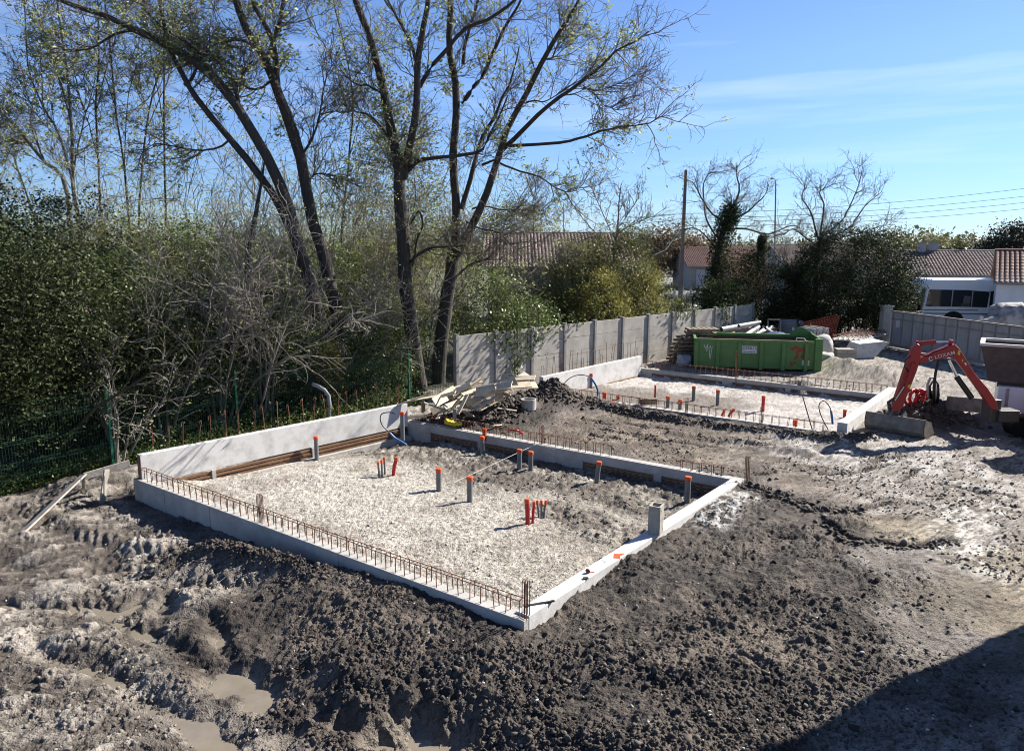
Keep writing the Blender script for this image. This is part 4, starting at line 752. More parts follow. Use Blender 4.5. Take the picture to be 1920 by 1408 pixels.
# --- gate
g0, g1 = Dp(1668, 650, 33.6), Dp(1980, 650, 25.6); d, n = ndir(g0, g1); GL = (V2(g1) - V2(g0)).length
M_gate = mat('galvanised_gate', (.36, .35, .345), .7, (.48, .47, .465), 2.2, .1, 20, metal=0., stretch=(1, 1, .35))
gt = empty('sliding_gate', (g0[0], g0[1], 0), math.atan2(d.y, d.x), label='long grey sheet metal sliding gate with ribs at the site entrance', cat='gate')
m = MB(); m.box((GL / 2, 0, .93), (GL, .03, 1.45)); m.build('sheet', M_gate, gt)
for k in range(14): m = MB(); m.box((.1 + k * GL / 13.3, -.035, .93), (.045, .04, 1.45)); m.build('rib', M_wpost, gt)
m = MB(); m.box((GL / 2, -.03, 1.36), (GL, .05, .05)); m.build('rail', M_wpost, gt); m = MB(); m.box((GL / 2, -.03, 1.69), (GL, .09, .07)); m.build('rail', M_wpost, gt); m = MB(); m.box((GL / 2, -.03, .15), (GL, .08, .12)); m.build('rail', M_wpost, gt)
m = MB(); m.box((.42, -.02, 1.15), (.22, .02, .32)); m.build('notice', M_sign, gt)
m = MB(); m.box((GL / 2, -.1, .03), (GL, .12, .05)); m.build('track', M_conc, gt)
pl = empty('gate_pillar', label='square concrete pillar with cap at the left end of the gate', cat='pillar'); c = Dp(1656, 650, 33.9); m = MB(); m.box((c[0], c[1], .9), (.4, .4, 1.9)); m.build('shaft', M_wall, pl, bevel=.01); m = MB(); m.box((c[0], c[1], 1.9), (.48, .48, .07)); m.build('cap', M_wall, pl, bevel=.01)
panel_wall('boundary_wall', 'short pale wall between the gate pillar and the bus', Dp(1664, 600, 34.5), Dp(1722, 600, 35.4), 2, 1.6, .8)

# --- bus behind the gate
M_bus = mat('white_bus_paint', (1.1, 1.12, 1.12), .35, (1.0, 1.02, 1.02), 1.5); M_glass = mat('dark_glass', (.012, .016, .018), .08, spec=.7)
c = Dp(1722, 600, 37.2); bs = empty('bus', (c[0], c[1], 0), -.10, label='white bus with coloured stripes parked behind the gate', cat='bus'); BL = 7.5; BH = 2.95; gz0 = 1.95
m = MB(); m.prism([(.02, .35), (.12, 1.25), (.3, 2.72), (.5, BH), (BL, BH), (BL, .35)], lambda u, v, t: (u, t, v), 0, 2.2); body = m.build('body', M_bus, bs, bevel=.05)
m = MB(); m.prism([(.28, 1.62), (.38, 2.46), (2.2, 2.44), (3.25, 2.36), (3.2, 1.58), (2.4, 1.60)], lambda u, v, t: (u, t, v), -.02, .01); m.build('side_window', M_glass, bs)
for x_ in (3.75, 4.75, 5.75, 6.75): m = MB(); m.box((x_, -.01, 2.0), (.9, .03, .8)); m.build('side_window', M_glass, bs)
for x_ in (1.5, 2.45): m = MB(); m.box((x_, -.02, 2.02), (.05, .03, .84)); m.build('window_bar', M_gate, bs)
m = MB(); m.prism([(.10, 1.3), (.24, 2.55), (.21, 2.55), (.06, 1.3)], lambda u, v, t: (u - .02, t, v), .15, 2.05); m.build('windscreen', M_glass, bs)
for z_, mm, l_ in ((1.44, mat('green_stripe', (.12, .3, .08), .5), 2.6), (1.26, mat('blue_stripe', (.05, .13, .35), .5), 3.2)): m = MB(); m.box((.2 + l_ / 2, -.004, z_), (l_, .012, .05)); m.build('stripe', mm, bs)
m = MB(); m.box((2.2, -.02, 1.9), (.32, .02, .5), (0, .1, 0)); m.box((2.15, -.02, 1.7), (.4, .02, .12)); m.build('seat_seen_through_glass', mat('seat_grey', (.16, .16, .15), .7), bs)
m = MB(); m.tube([(1.65, -.02, .86), (1.65, .02, .86)], .52, 28); m.build('wheel_arch', M_black, bs)
for x_ in (1.65, 5.6):
    w_ = MB(); w_.tube([(x_, -.03, .48), (x_, .25, .48)], .46, 24); wh = w_.build('wheel', M_black, bs); w_ = MB(); w_.tube([(x_, -.05, .48), (x_, -.02, .48)], .24, 16); w_.build('hub', M_gate, wh)
m = MB(); m.box((.05, -.12, 2.3), (.1, .14, .4)); m.build('mirror', M_black, bs)
vn = empty('van', label='dark navy van partly hidden between the bush and the bus', cat='van'); c = Dp(1708, 600, 39.0); m = MB(); m.prism([(-1.2, .3), (-1.2, 1.6), (-.9, 2.25), (.9, 2.25), (1.2, .35)], lambda u, v, t: (c[0] + u, c[1] + t, v), 0, 1.9); m.build('body', mat('navy_paint', (.012, .014, .06), .3), vn, bevel=.06)
m = MB(); m.box((c[0] + .1, c[1] - .01, 1.85), (1.2, .03, .5)); m.build('window', M_glass, vn)
for x_ in (-.8, .8): m = MB(); m.tube([(c[0] + x_, c[1] - .03, .33), (c[0] + x_, c[1] + .2, .33)], .33, 16); m.build('wheel', M_black, vn)

# --- excavator
M_exr = mat('excavator_red', (.42, .024, .024), .42, (.17, .075, .05), 9, .2, 30, lo=.48, hi=.78); M_chr = mat('chromed_rod', (.75, .75, .75), .18, metal=1.); M_buck = mat('worn_bucket_steel', (.30, .275, .235), .6, (.16, .14, .12), 6, .15, 20, metal=.1)
M_yel = mat('yellow_label', (.75, .55, .03), .5)
ex = empty('excavator', tuple(P(1900, 830)), label='red mini excavator reaching its arm over the soil with a wide bucket', cat='excavator'); EXI = Matrix.Translation(ex.location).inverted()
def exY(px): return 18.3 - (px - 1680) * .0052
def exb(m, name, mm, par=None, **k):
    o = m.build(name, mm, par or ex, **k)
    if par is None: o.matrix_parent_inverse = EXI
    return o
ZP = lambda zx, zy: (1600 + zx / 4.694, 560 + zy / 4.694)
def arm(poly, y0, y1, name, mm, par=None, bevel=.015):
    m = MB(); m.prism([ZP(*p_) for p_ in poly], lambda u, v, t: tuple(Dp(u, v, exY(u)) + np.array([.25, 1, 0]) * t), y0, y1); return exb(m, name, mm, par, bevel=bevel)
bm_ = arm([(585, 570), (583, 525), (850, 412), (895, 402), (940, 445), (1000, 545), (1075, 665), (1185, 790), (1262, 905), (1278, 985), (1215, 975), (1120, 830), (1000, 665), (905, 540), (855, 515), (720, 542)], 0, .2, 'boom', M_exr)
st1 = arm([(560, 395), (600, 415), (590, 530), (555, 640), (430, 960), (400, 985), (330, 1010), (345, 940), (395, 800), (480, 540), (520, 430)], -.03, .19, 'stick', M_exr)
m = MB(); f = lambda zx, zy, t=.1: tuple(Dp(*ZP(zx, zy), exY(ZP(zx, zy)[0])) + np.array([.25, 1, 0]) * t)
m.tube([f(585, 400), f(740, 385)], .055, 12); cy = exb(m, 'stick_cylinder', M_exr); m = MB(); m.tube([f(735, 385), f(860, 388)], .028, 10); exb(m, 'cylinder_rod', M_chr)
m = MB(); m.tube([f(560, 400), f(585, 400)], .07, 10); m.tube([f(850, 385), f(885, 392)], .07, 10); exb(m, 'pin_boss', M_exr)
m = MB(); m.tube([f(850, 545, .05), f(935, 720, .05)], .035, 10); exb(m, 'boom_cylinder_rod', M_chr); m = MB(); m.tube([f(915, 690, .05), f(1050, 880, .05)], .065, 12); exb(m, 'boom_cylinder', M_black)
m = MB(); m.tube([f(520, 560, -.08), f(445, 800, -.08)], .035, 10); exb(m, 'bucket_cylinder', M_exr); m = MB(); m.tube([f(440, 770, -.08), f(360, 890, -.08)], .022, 10); exb(m, 'bucket_cylinder_rod', M_chr)
m = MB(); m.tube([f(360, 880, .0), f(310, 910, .0), f(330, 1010, .05)], .045, 8); m.tube([f(330, 1010, .0), f(400, 1000, .0)], .05, 8); exb(m, 'linkage', M_dark)
m = MB(); m.tube([f(500, 500, -.06), f(450, 540, -.06), f(445, 600, -.06), f(480, 640, -.05)], .014, 6); m.tube([f(600, 500, -.02), f(660, 500, -.02), f(700, 470, -.02), f(820, 430, -.02)], .016, 6); exb(m, 'hydraulic_hose', M_black, smooth=True)
arm([(925, 450), (945, 460), (935, 500), (915, 490)], -.006, -.002, 'warning_label', M_yel, None, 0); arm([(470, 750), (505, 755), (495, 785), (465, 780)], -.04, -.032, 'warning_label', M_yel, None, 0); arm([(950, 535), (968, 535), (965, 560)], -.006, -.002, 'warning_label', M_yel, None, 0); arm([(975, 565), (990, 560), (1000, 580), (985, 588)], -.006, -.002, 'round_label', M_sign, None, 0)
pa, pb = Vector(f(724, 514, -.008)), Vector(f(880, 476, -.008)); xa = (pb - pa).normalized(); za = Vector((0, 0, 1)); za = (za - xa * za.dot(xa)).normalized(); 
mw_ = Matrix((xa, za, xa.cross(za))).transposed().to_4x4(); mw_.translation = (pa + pb) / 2 + Vector((0, -.012, 0))
to = text_mesh('LOXAM', .12, 'lettering', M_sign, ex, EXI @ mw_, .003)
pc = Vector(f(678, 530, -.012)); m = MB(); m.tube([pc + xa * .036 * math.cos(a * .55 + .4) + za * .048 * math.sin(a * .55 + .4) + Vector((0, -.01, 0)) for a in range(11)], .012, 6); exb(m, 'ring_logo', M_sign)
# bucket: curved shell between two side plates
bl, br = Dp(1624, 776, 18.75), Dp(1736, 794, 17.55); wd = Vector(br - bl); Lw = wd.length; wd.normalize(); bk_ = Vector((-wd.y, wd.x, 0)).normalized()
prof = [(-.02, .08), (-.06, -.10), (-.05, -.26), (.02, -.37), (.14, -.42), (.34, -.40), (.52, -.34)]
pr2 = [(p_[0] + .03 * (1 if i < 3 else .2), p_[1] + (.03 if i > 2 else .0)) for i, p_ in enumerate(prof)]
m = MB(); m.prism(prof + pr2[::-1], lambda u, v, t: tuple(Vector(bl) + wd * t + bk_ * u + Vector((0, 0, v))), 0, Lw); exb(m, 'bucket_shell', M_buck)
for t in (0, Lw - .03): m = MB(); m.prism(prof + [(.3, -.02)], lambda u, v, w: tuple(Vector(bl) + wd * w + bk_ * u + Vector((0, 0, v))), t, t + .03); exb(m, 'bucket_side', M_buck)
for t in (.42, .62): m = MB(); m.prism([(-.07, -.2), (-.03, .12), (.1, .22), (.2, .1), (.05, -.05)], lambda u, v, w: tuple(Vector(bl) + wd * w + bk_ * u + Vector((0, 0, v))), Lw * t - .02, Lw * t + .02); exb(m, 'bucket_ear', M_buck)
# undercarriage, blade and upper body (mostly beyond the right edge)
def track(cx, cy, ang, L=1.9, w=.32, r=.26):
    prof_ = [(L / 2 * s + r * math.cos(a), r + r * math.sin(a)) for s, rng_ in ((1, range(-90, 91, 18)), (-1, range(90, 271, 18))) for a in [R(q) for q in rng_]]
    ca, sa = math.cos(ang), math.sin(ang); m = MB(); m.prism(prof_, lambda u, v, t: (cx + u * ca - t * sa, cy + u * sa + t * ca, v), -w / 2, w / 2); o = exb(m, 'track', M_black)
    m = MB()
    for k in range(5): u = (-.4 + .2 * k) * L; m.tube([(cx + u * ca + (w / 2 + .012) * sa, cy + u * sa - (w / 2 + .012) * ca, r), (cx + u * ca + (w / 2 - .01) * sa, cy + u * sa - (w / 2 - .01) * ca, r)], .12, 12); exb(m, 'roller', M_dark); m = MB()
cxy = Dp(2015, 790, 17.3); ang = .1
track(cxy[0] - .15, cxy[1] - .55, ang); track(cxy[0] - .05, cxy[1] + .65, ang)
m = MB(); m.box((cxy[0], cxy[1], .5), (1.0, 1.1, .3), ang); exb(m, 'undercarriage', M_dark)
m = MB(); m.box((cxy[0] + .25, cxy[1], .95), (1.7, 1.4, .55), ang); exb(m, 'upper_body', M_exr, bevel=.06); m = MB(); m.box((cxy[0] + .3, cxy[1] - .3, 1.8), (1.0, .8, 1.2), ang); exb(m, 'cab', M_glass, bevel=.05); m = MB(); m.box((cxy[0] + .3, cxy[1] - .3, 2.43), (1.1, .9, .07), ang); exb(m, 'cab_roof', M_exr, bevel=.02)
m = MB(); c = Dp(1862, 770, 17.5); m.box((c[0] - .02, c[1] + .05, .72), (.3, .3, .55), .2); m.box((c[0] + .3, c[1] + .02, .6), (.5, .4, .3)); exb(m, 'boom_foot', M_dark, bevel=.03)
a, b_ = Dp(1776, 747, 19.0), Dp(1838, 752, 18.0); m = MB(); m.prism([(0, 0), (.05, .15), (.03, .36), (0, .36), (-.02, .15)], lambda u, v, t: tuple(Vector(a) + (Vector(b_) - Vector(a)) * t + Vector((u, -u, v - .30))), 0, 1.35); exb(m, 'dozer_blade', M_buck); m = MB(); m.tube([(b_[0] + .1, b_[1], .6), (cxy[0] - .4, cxy[1], .5)], .07, 8); exb(m, 'blade_arm', M_dark)
# red coil, black hoses
ch = empty('conduit_coil', label='bright red coil of corrugated conduit on the soil behind the bucket', cat='coil'); c = Dp(1729, 745, 19.3)
m = MB()
for k in range(7):
    o_ = Vector((c[0] + (k - 3) * .09 + rr.uniform(-.03, .03), c[1] + rr.uniform(-.1, .1), c[2] - .02 + rr.uniform(-.05, .05))); tx = Euler((rr.uniform(-.5, .5), rr.uniform(-.5, .5), .2 + rr.uniform(-.5, .5))).to_matrix(); rad_ = rr.uniform(.2, .26)
    m.tube([o_ + tx @ Vector((rad_ * math.cos(q * math.pi / 9), rr.uniform(-.02, .02), rad_ * math.sin(q * math.pi / 9))) for q in range(19)], .032, 8)
m.build('coil', M_red, ch, smooth=True); m = MB(); m.tube([(c[0] + .1, c[1] - .25, c[2] - .3), (c[0] + .1, c[1] - .3, c[2] + .1), (c[0] + .1, c[1] - .15, c[2] + .28)], .02, 6); m.build('tie', M_black, ch)
e = empty('hose_bundle', label='black hoses looping upright between the coil and the boom', cat='hose bundle'); Y_ = 18.9
for k, pts in enumerate(([(1752, 757), (1751, 730), (1754, 700), (1759, 678), (1763, 664)], [(1740, 745), (1739, 722), (1744, 709), (1750, 708), (1754, 722), (1753, 745), (1752, 756)], [(1745, 748), (1743, 725), (1749, 715), (1754, 725), (1757, 756)], [(1755, 715), (1759, 722), (1760, 742), (1757, 757)])):
    m = MB(); m.tube([tuple(Dp(a, b_, Y_ + .05 * k)) for a, b_ in pts], .03 if k else .035, 8); m.build('hose', M_black if k != 1 else M_gate, e, smooth=True)
# brown tipping skip on a white crate at the right edge
a = Dp(1840, 660, 20.0); bx = empty('tipping_skip', (a[0], a[1], 0), -.58, label='brown steel tipping skip with pale rim at the right edge', cat='skip'); m = MB(); z1 = 1.98; z0 = 1.02
m.add([(0, 0, z1), (2.2, 0, z1), (2.2, 1.4, z1), (0, 1.4, z1), (.25, .1, z0), (1.9, .1, z0), (1.9, 1.2, z0), (.25, 1.2, z0)], [(0, 1, 5, 4), (1, 2, 6, 5), (2, 3, 7, 6), (3, 0, 4, 7), (4, 5, 6, 7)])
o = m.build('hopper', mat('brown_skip_steel', (.10, .08, .066), .8, (.15, .125, .105), 5, .2, 15), bx); sm_ = o.modifiers.new('wall', 'SOLIDIFY'); sm_.thickness = .04
m = MB(); m.box((1.1, 0, z1 + .02), (2.3, .12, .08)); m.box((1.1, 1.4, z1 + .02), (2.3, .12, .08)); m.box((0, .7, z1 + .02), (.12, 1.28, .08)); m.build('rim', M_white, bx, bevel=.02)
m = MB(); m.box((1.1, .65, z0 - .1), (1.3, .9, .16)); m.build('base_frame', M_dark, bx)
wc = empty('site_crate', (a[0], a[1], 0), -.58, label='white painted crate carrying the brown tipping skip', cat='crate'); m = MB(); m.box((1.2, .6, .46), (1.5, 1.3, .86), .05); m.build('box', M_bus, wc, bevel=.03)
for k in range(3): m = MB(); m.box((.7 + .5 * k, -.07, .46), (.08, .04, .8), .05); m.build('batten', M_conc, wc)

# --- buildings
def tiled_mat(name, c1, c2, sc):
    m = mat(name, c1, .85, c2, 3.5, island=0); n = m.node_tree.nodes; l = m.node_tree.links; b = n['Principled BSDF']
    t = n.new('ShaderNodeTexCoord'); s = n.new('ShaderNodeSeparateXYZ'); l.new(t.outputs['Object'], s.inputs[0])
    return m
M_tile = mat('brown_roof_tile', (.15, .105, .088), .85, (.32, .25, .215), 9, island=.35); M_tile2 = mat('red_roof_tile', (.17, .075, .055), .85, (.22, .12, .095), 7, island=.25)
M_rend = mat('beige_render', (.42, .38, .32), .9, (.50, .46, .40), 1.2); M_rendw = mat('white_render', (1.0, 1.02, 1.03), .9, (.8, .82, .84), 1.0); M_rendg = mat('grey_render', (.36, .36, .36), .9, (.42, .42, .42), 1.)
def tiled_roof(par, x0, x1, y_e, y_r, z_e, z_r, mm, ox, rz, tw=.20, tl=.34, both=True):
    """pantile roof: half-round tiles in courses, as one mesh per slope"""
    for side in ((-1, 1) if both else (-1,)):
        ye = y_e if side < 0 else 2 * y_r - y_e; sl = math.hypot(y_r - ye, z_r - z_e); nr = int(sl / tl); nc = int((x1 - x0) / tw); u = np.arange(nc) * tw + x0; V = []; Fc = []
        dy, dz = (y_r - ye) / sl, (z_r - z_e) / sl; nyy, nzz = -dz * (1 if dy > 0 else -1), abs(dy); prof_ = np.array([(0, 0), (.18, .045), (.5, .075), (.82, .045), (1, 0)])
        for r_ in range(nr):
            s0, s1 = r_ * tl, r_ * tl + tl * 1.08
            for s, lift in ((s0, .035), (s1, .0)):
                a = np.stack([u[:, None] + prof_[None, :, 0] * tw, np.full((nc, 5), 0.) + ye + dy * s + nyy * (prof_[None, :, 1] + lift), np.full((nc, 5), 0.) + z_e + dz * s + nzz * (prof_[None, :, 1] + lift)], -1); V.append(a.reshape(-1, 3))
            k = r_ * 2 * nc * 5; i = np.arange(nc)[:, None] * 5 + np.arange(4)[None]; i = i.ravel() + k; Fc.append(np.stack([i, i + 1, i + 1 + nc * 5, i + nc * 5], -1))
        o = np_mesh('roof_slope', np.concatenate(V), np.concatenate(Fc), mm, par)
        m = MB(); hx = (x0 + x1) / 2; m.add([(x0, ye, z_e - .02), (x1, ye, z_e - .02), (x1, y_r, z_r - .02), (x0, y_r, z_r - .02)], [(0, 1, 2, 3)]); m.build('roof_deck', M_brown, par)
def house(label, ox, oy, rz, x0, x1, depth, z_e, z_r, wallm, tilem, wins=(), over=.4, cat='house', chim=()):
    e = empty('house', (ox, oy, 0), rz, label=label, cat=cat); m = MB(); yr = depth / 2
    m.box(((x0 + x1) / 2, yr, z_e / 2 - .3), (x1 - x0, depth, z_e + .6)); m.prism([(0, z_e), (depth, z_e), (yr, z_r - .08)], lambda u, v, t: (t, u, v), x0, x1); m.build('wall', wallm, e)
    tiled_roof(e, x0 - over, x1 + over, -over, yr, z_e - .12, z_r, tilem, ox, rz)
    m = MB(); m.tube([(x0 - over, yr, z_r + .02), (x1 + over, yr, z_r + .02)], .11, 8); m.build('ridge', tilem, e); m = MB(); m.box(((x0 + x1) / 2, -over - .03, z_e - .13), (x1 - x0 + 2 * over, .1, .12)); m.build('gutter', M_wpost, e)
    for k_, (a, b_, c_, d_, mm) in enumerate(wins): m = MB(); m.box(((a + b_) / 2, -.03, (c_ + d_) / 2), (b_ - a, .08, d_ - c_)); m.build('window' if c_ > .3 else 'door', mm, e)
    for (a, b_, w_, hh) in chim:
        m = MB(); m.box((a, b_, hh / 2 + z_e / 2), (w_, w_ * .8, hh - z_e)); ch_ = m.build('chimney', M_rendg, e); m = MB(); m.box((a, b_, hh + .05), (w_ * 1.2, w_, .08)); m.build('cap', M_wpost, ch_)
    return e
M_shut = mat('dark_opening', (.03, .03, .03), .6); M_door = mat('garage_white', (.6, .6, .6), .6)
h1 = Dp(905, 560, 41.0); house('low house with brown tiled roof behind the panel wall and bushes', h1[0], h1[1], .0, .3, 8.5, 8., 3.55, 5.3, M_rendg, M_tile, [(4.0, 5.6, 0.1, 2.2, M_shut), (.9, 2.3, .9, 2.2, M_shut)], chim=[(-.0, 4.6, .35, 5.9)])
h2 = Dp(1700, 540, 50.); house('long low house with shadowed brown tiles behind the bus', h2[0], h2[1], -.3, -.4, 9, 8.5, 2.75, 4.2, M_rend, M_tile, [(1., 2.3, 1, 2.2, M_door), (4, 5.2, 1, 2.2, M_shut)], chim=[(1.5, 4.1, .5, 4.75), (2.3, 4.4, .6, 4.8)])
h3 = Dp(1866, 560, 34.3); hh3 = house('white rendered house with red tiled roof at the right edge', h3[0], h3[1], -.55, .0, 9, 6, 3.05, 4.35, M_rendw, M_tile2, [(1.75, 2.6, 1.75, 2.65, M_shut)], over=.15)
h4 = Dp(1285, 530, 78.); house('distant beige house with red roof and white garage door', h4[0], h4[1], 0, .4, 8.5, 8, 2.5, 4.3, M_rend, M_tile2, [(1.1, 3.4, .1, 2.1, M_door)])
h6 = Dp(1480, 500, 66.); house('far grey house roof glimpsed between the bare trees', h6[0], h6[1], 0, .0, 8.5, 9, 2.9, 4.6, M_rendg, M_tile, [(1.1, 2.2, .9, 2.1, M_door)], chim=[(5, 4.2, .6, 5.3)])
# rough wall in front of the white house
c = Dp(1892, 590, 31.); lump('rock_pile', (c[0] + .4, c[1], .95), (1.5, .7, 1.15), mat('grey_rock', (.20, .20, .19), .9, (.42, .42, .42), 2.5, 1., 5, lo=.4, hi=.6), 'rough grey rock pile between the gate and the white house', 'rock pile', 31, 3, .4)
an = empty('roof_antenna', label='thin television antenna on the roof of the long low house', cat='antenna'); c = Dp(1822, 476, 53.5); m = MB(); m.tube([(c[0], c[1], 3.9), (c[0], c[1], 5.3)], .03, 6); m.build('mast', M_wpost, an)
m = MB(); m.tube([(c[0] - .5, c[1], 5.25), (c[0] + .25, c[1], 5.25)], .03, 5)
for k in range(5): m.tube([(c[0] - .45 + .15 * k, c[1] - .15, 5.25), (c[0] - .45 + .15 * k, c[1] + .15, 5.25)], .018, 4)
m.build('boom', M_wpost, an)
# --- utility pole, lamps, wires
up = empty('utility_pole', label='tall square concrete utility pole beside the street', cat='pole'); c = Dp(1275, 562, 58.); ct = Dp(1286, 319, 58.5); m = MB(); m.tube([(c[0], c[1], -.5), tuple(ct)], [.22, .13], 4); m.build('shaft', mat('brown_pole', (.15, .12, .095), .9, (.22, .18, .15), 3), up)
for k in range(4): q = Vector(c) + (Vector(ct) - Vector(c)) * (.70 + .05 * k); m = MB(); m.tube([(q.x - .18, q.y, q.z), (q.x - .18, q.y, q.z + .12)], .035, 6); m.build('insulator', M_black, up)
def lamp(label, px, pb, pt, Y_, dx, nm='street_lamp'):
    e = empty(nm, label=label, cat='street lamp'); b0, t0 = Dp(px, pb, Y_), Dp(px, pt, Y_); m = MB(); m.tube([(b0[0], b0[1], 0), (t0[0], t0[1], t0[2] - .3)], [.09, .05], 8); m.tube([(t0[0], t0[1], t0[2] - .3), (t0[0] + dx * .3, t0[1], t0[2]), (t0[0] + dx, t0[1], t0[2] + .03)], .035, 6); m.build('post', M_wpost, e)
    m = MB(); m.box((t0[0] + dx * 1.25, t0[1], t0[2] + .03), (abs(dx) * .7, .25, .12)); m.build('lantern', M_conc, e, bevel=.03)
lamp('slim street lamp above the bare tree', 1455, 500, 336, 60, -.28); lamp('far thin street lamp over the ridge of the tiled roof', 1057, 440, 379, 90, -.3)
wr = empty('power_line', label='bundle of overhead wires sagging from the utility pole to the right', cat='wires')
for k, (ya, yb) in enumerate(((401, 349), (410, 364), (417, 376), (424, 388))):
    a, b_ = Dp(1282, ya, 58.2), Dp(1960, yb, 52.); m = MB(); m.tube([tuple(a + (b_ - a) * t + np.array([0, 0, -.35 * 4 * t * (1 - t)])) for t in [i / 16 for i in range(17)]], .016, 4); m.build('wire', M_dark, wr)
    a2_, b2_ = Dp(1282, ya, 58.2), Dp(1150, 405 + 12 * k, 95.); m = MB(); m.tube([tuple(a2_), tuple((a2_ + b2_) / 2 + np.array([0, 0, -.3])), tuple(b2_)], .02, 4); m.build('wire', M_dark, wr)
a, b_ = Dp(1274, 432, 58), Dp(1228, 478, 64); m = MB(); m.tube([tuple(a), tuple((a + b_) / 2 + np.array([0, 0, -.5])), tuple(b_)], .04, 5); m.build('wire', M_white, wr)
# street front opposite
wl_ = empty('garden_wall', label='low white garden wall with gate piers across the street', cat='wall'); y0 = 60.5; xa_ = Dp(1240, 545, y0)[0]
for k in range(7): m = MB(); m.box((xa_ + .55 * k + (k > 3) * .2, y0, .55), (.12 if k % 3 else .3, .15, 1.1 + .3 * (k % 3 == 0))); m.build('pier', M_white, wl_)
m = MB(); m.box((xa_ + 1.8, y0 + .12, .35), (4.4, .1, .7)); m.build('wall', M_white, wl_)
rd = MB(); rd.add([(2, 50, .03), (60, 44, .03), (60, 52, .03), (2, 58, .03)], [(0, 1, 2, 3)]); tag(rd.build('road', mat('pale_asphalt', (.20, .20, .20), .9, (.26, .26, .26), 1.5)), kind='structure')
cr_ = empty('parked_car', label='pale blue car glimpsed behind the shrubs by the street', cat='car'); c = Dp(1478, 565, 44.); m = MB(); m.prism([(-1.9, .3), (-1.9, .9), (-1.2, 1.0), (-.6, 1.45), (.9, 1.45), (1.6, .95), (2., .85), (2., .3)], lambda u, v, t: (c[0] + u, c[1] + t, v), 0, 1.6); m.build('body', mat('pale_blue_paint', (.35, .42, .5), .3), cr_, bevel=.05)
m = MB(); m.prism([(-.9, 1.0), (-.5, 1.38), (.8, 1.38), (1.2, .98)], lambda u, v, t: (c[0] + u, c[1] + t, v), -.01, .0); m.build('window', M_glass, cr_)
for x_ in (-1.2, 1.25): m = MB(); m.tube([(c[0] + x_, c[1] - .02, .32), (c[0] + x_, c[1] + .2, .32)], .32, 16); m.build('wheel', M_black, cr_)
# the neighbouring building outside the frame whose shadow falls across the lower right corner
hs_ = empty('tall_house', label='tall plain rendered house just outside the right of the frame', cat='house'); m = MB(); m.box((14.2, 5.8, 3.6), (8, 10, 7.8)); m.build('wall', M_rend, hs_)
m = MB(); m.box((14.2, 5.8, 7.6), (8.3, 10.3, .25)); m.build('roof', M_tile, hs_); m = MB(); m.box((10.17, 7, 4.5), (.08, 1.2, 1.3)); m.build('window', M_glass, hs_)
# ---------------------------------------------------------------- plants
def nrm(a): return a / np.maximum(np.linalg.norm(a, axis=-1, keepdims=True), 1e-9)
def grow(rng, S, Dr, L, ns, wig, up):
    pts = [S]; d = nrm(Dr)
    for i in range(ns):
        d = nrm(d + wig * rng.standard_normal(d.shape) + np.array([0, 0, up])); pts.append(pts[-1] + d * (L / ns)[:, None])
    return np.stack(pts, 1)
def spawn(rng, PL, n, t0, t1, ang):
    N, m, _ = PL.shape; idx = np.repeat(np.arange(N), n); t = rng.uniform(t0, t1, len(idx)) * (m - 1); i = np.minimum(t.astype(int), m - 2); fr = (t - i)[:, None]
    a, b = PL[idx, i], PL[idx, i + 1]; d = nrm(b - a); r = rng.standard_normal(d.shape); r = nrm(r - d * (r * d).sum(-1, keepdims=True)); an = rng.normal(ang, .2, len(idx))[:, None]
    return a + (b - a) * fr, d * np.cos(an) + r * np.sin(an), t / (m - 1), idx
def tubes(PL, R0, R1, k=3):
    N, m, _ = PL.shape; T = np.empty_like(PL); T[:, 1:-1] = PL[:, 2:] - PL[:, :-2]; T[:, 0] = PL[:, 1] - PL[:, 0]; T[:, -1] = PL[:, -1] - PL[:, -2]; T = nrm(T)
    ref = np.where(np.abs(T[..., 2:3]) > .8, np.array([1., 0, 0]), np.array([0, 0, 1.])); U = nrm(np.cross(T, ref)); W = np.cross(T, U)
    R_ = R0[:, None] + (R1 - R0)[:, None] * np.linspace(0, 1, m)[None] if np.ndim(R0) == 1 else R0; a = np.arange(k) * 2 * np.pi / k
    V = PL[:, :, None] + (U[:, :, None] * np.cos(a)[:, None] + W[:, :, None] * np.sin(a)[:, None]) * R_[:, :, None, None]
    b = (np.arange(N) * m * k)[:, None, None] + (np.arange(m - 1) * k)[None, :, None]; j = np.arange(k)[None, None]; j2 = (j + 1) % k
    return V.reshape(-1, 3), np.stack([b + j, b + j2, b + k + j2, b + k + j], -1).reshape(-1, 4)
def leafv(rng, Cn, size, flat=.5, asp=.45):
    N = len(Cn); d = nrm(rng.standard_normal((N, 3)) * np.array([1, 1, flat])); r = rng.standard_normal((N, 3)); s = nrm(r - d * (r * d).sum(-1, keepdims=True)); L = (size * rng.uniform(.6, 1.3, N))[:, None]
    nn = np.cross(d, s) * L * .12
    V = np.stack([Cn - d * L / 2, Cn + s * L * asp / 2 + nn, Cn + d * L / 2, Cn - s * L * asp / 2 + nn], 1)
    return V.reshape(-1, 3), np.arange(4 * N).reshape(N, 4)
def merge(parts):
    V, Fc, k = [], [], 0
    for v, f in parts: V.append(v); Fc.append(f + k); k += len(v)
    return np.concatenate(V), np.concatenate(Fc)
M_bark = mat('dark_bark', (.045, .038, .032), .95, (.085, .072, .06), 7, 1., 14, stretch=(2.5, 2.5, .5)); M_bark2 = mat('grey_bark', (.16, .14, .115), .95, (.26, .23, .19), 7, .8, 14, stretch=(2, 2, .5))
M_twig = mat('dark_twig', (.17, .145, .115), .9, island=.35); M_twig2 = mat('grey_twig', (.25, .225, .19), .9, island=.3); M_moss = mat('mossy_bark', (.09, .085, .04), .95, (.06, .052, .04), 4, .8, 14)
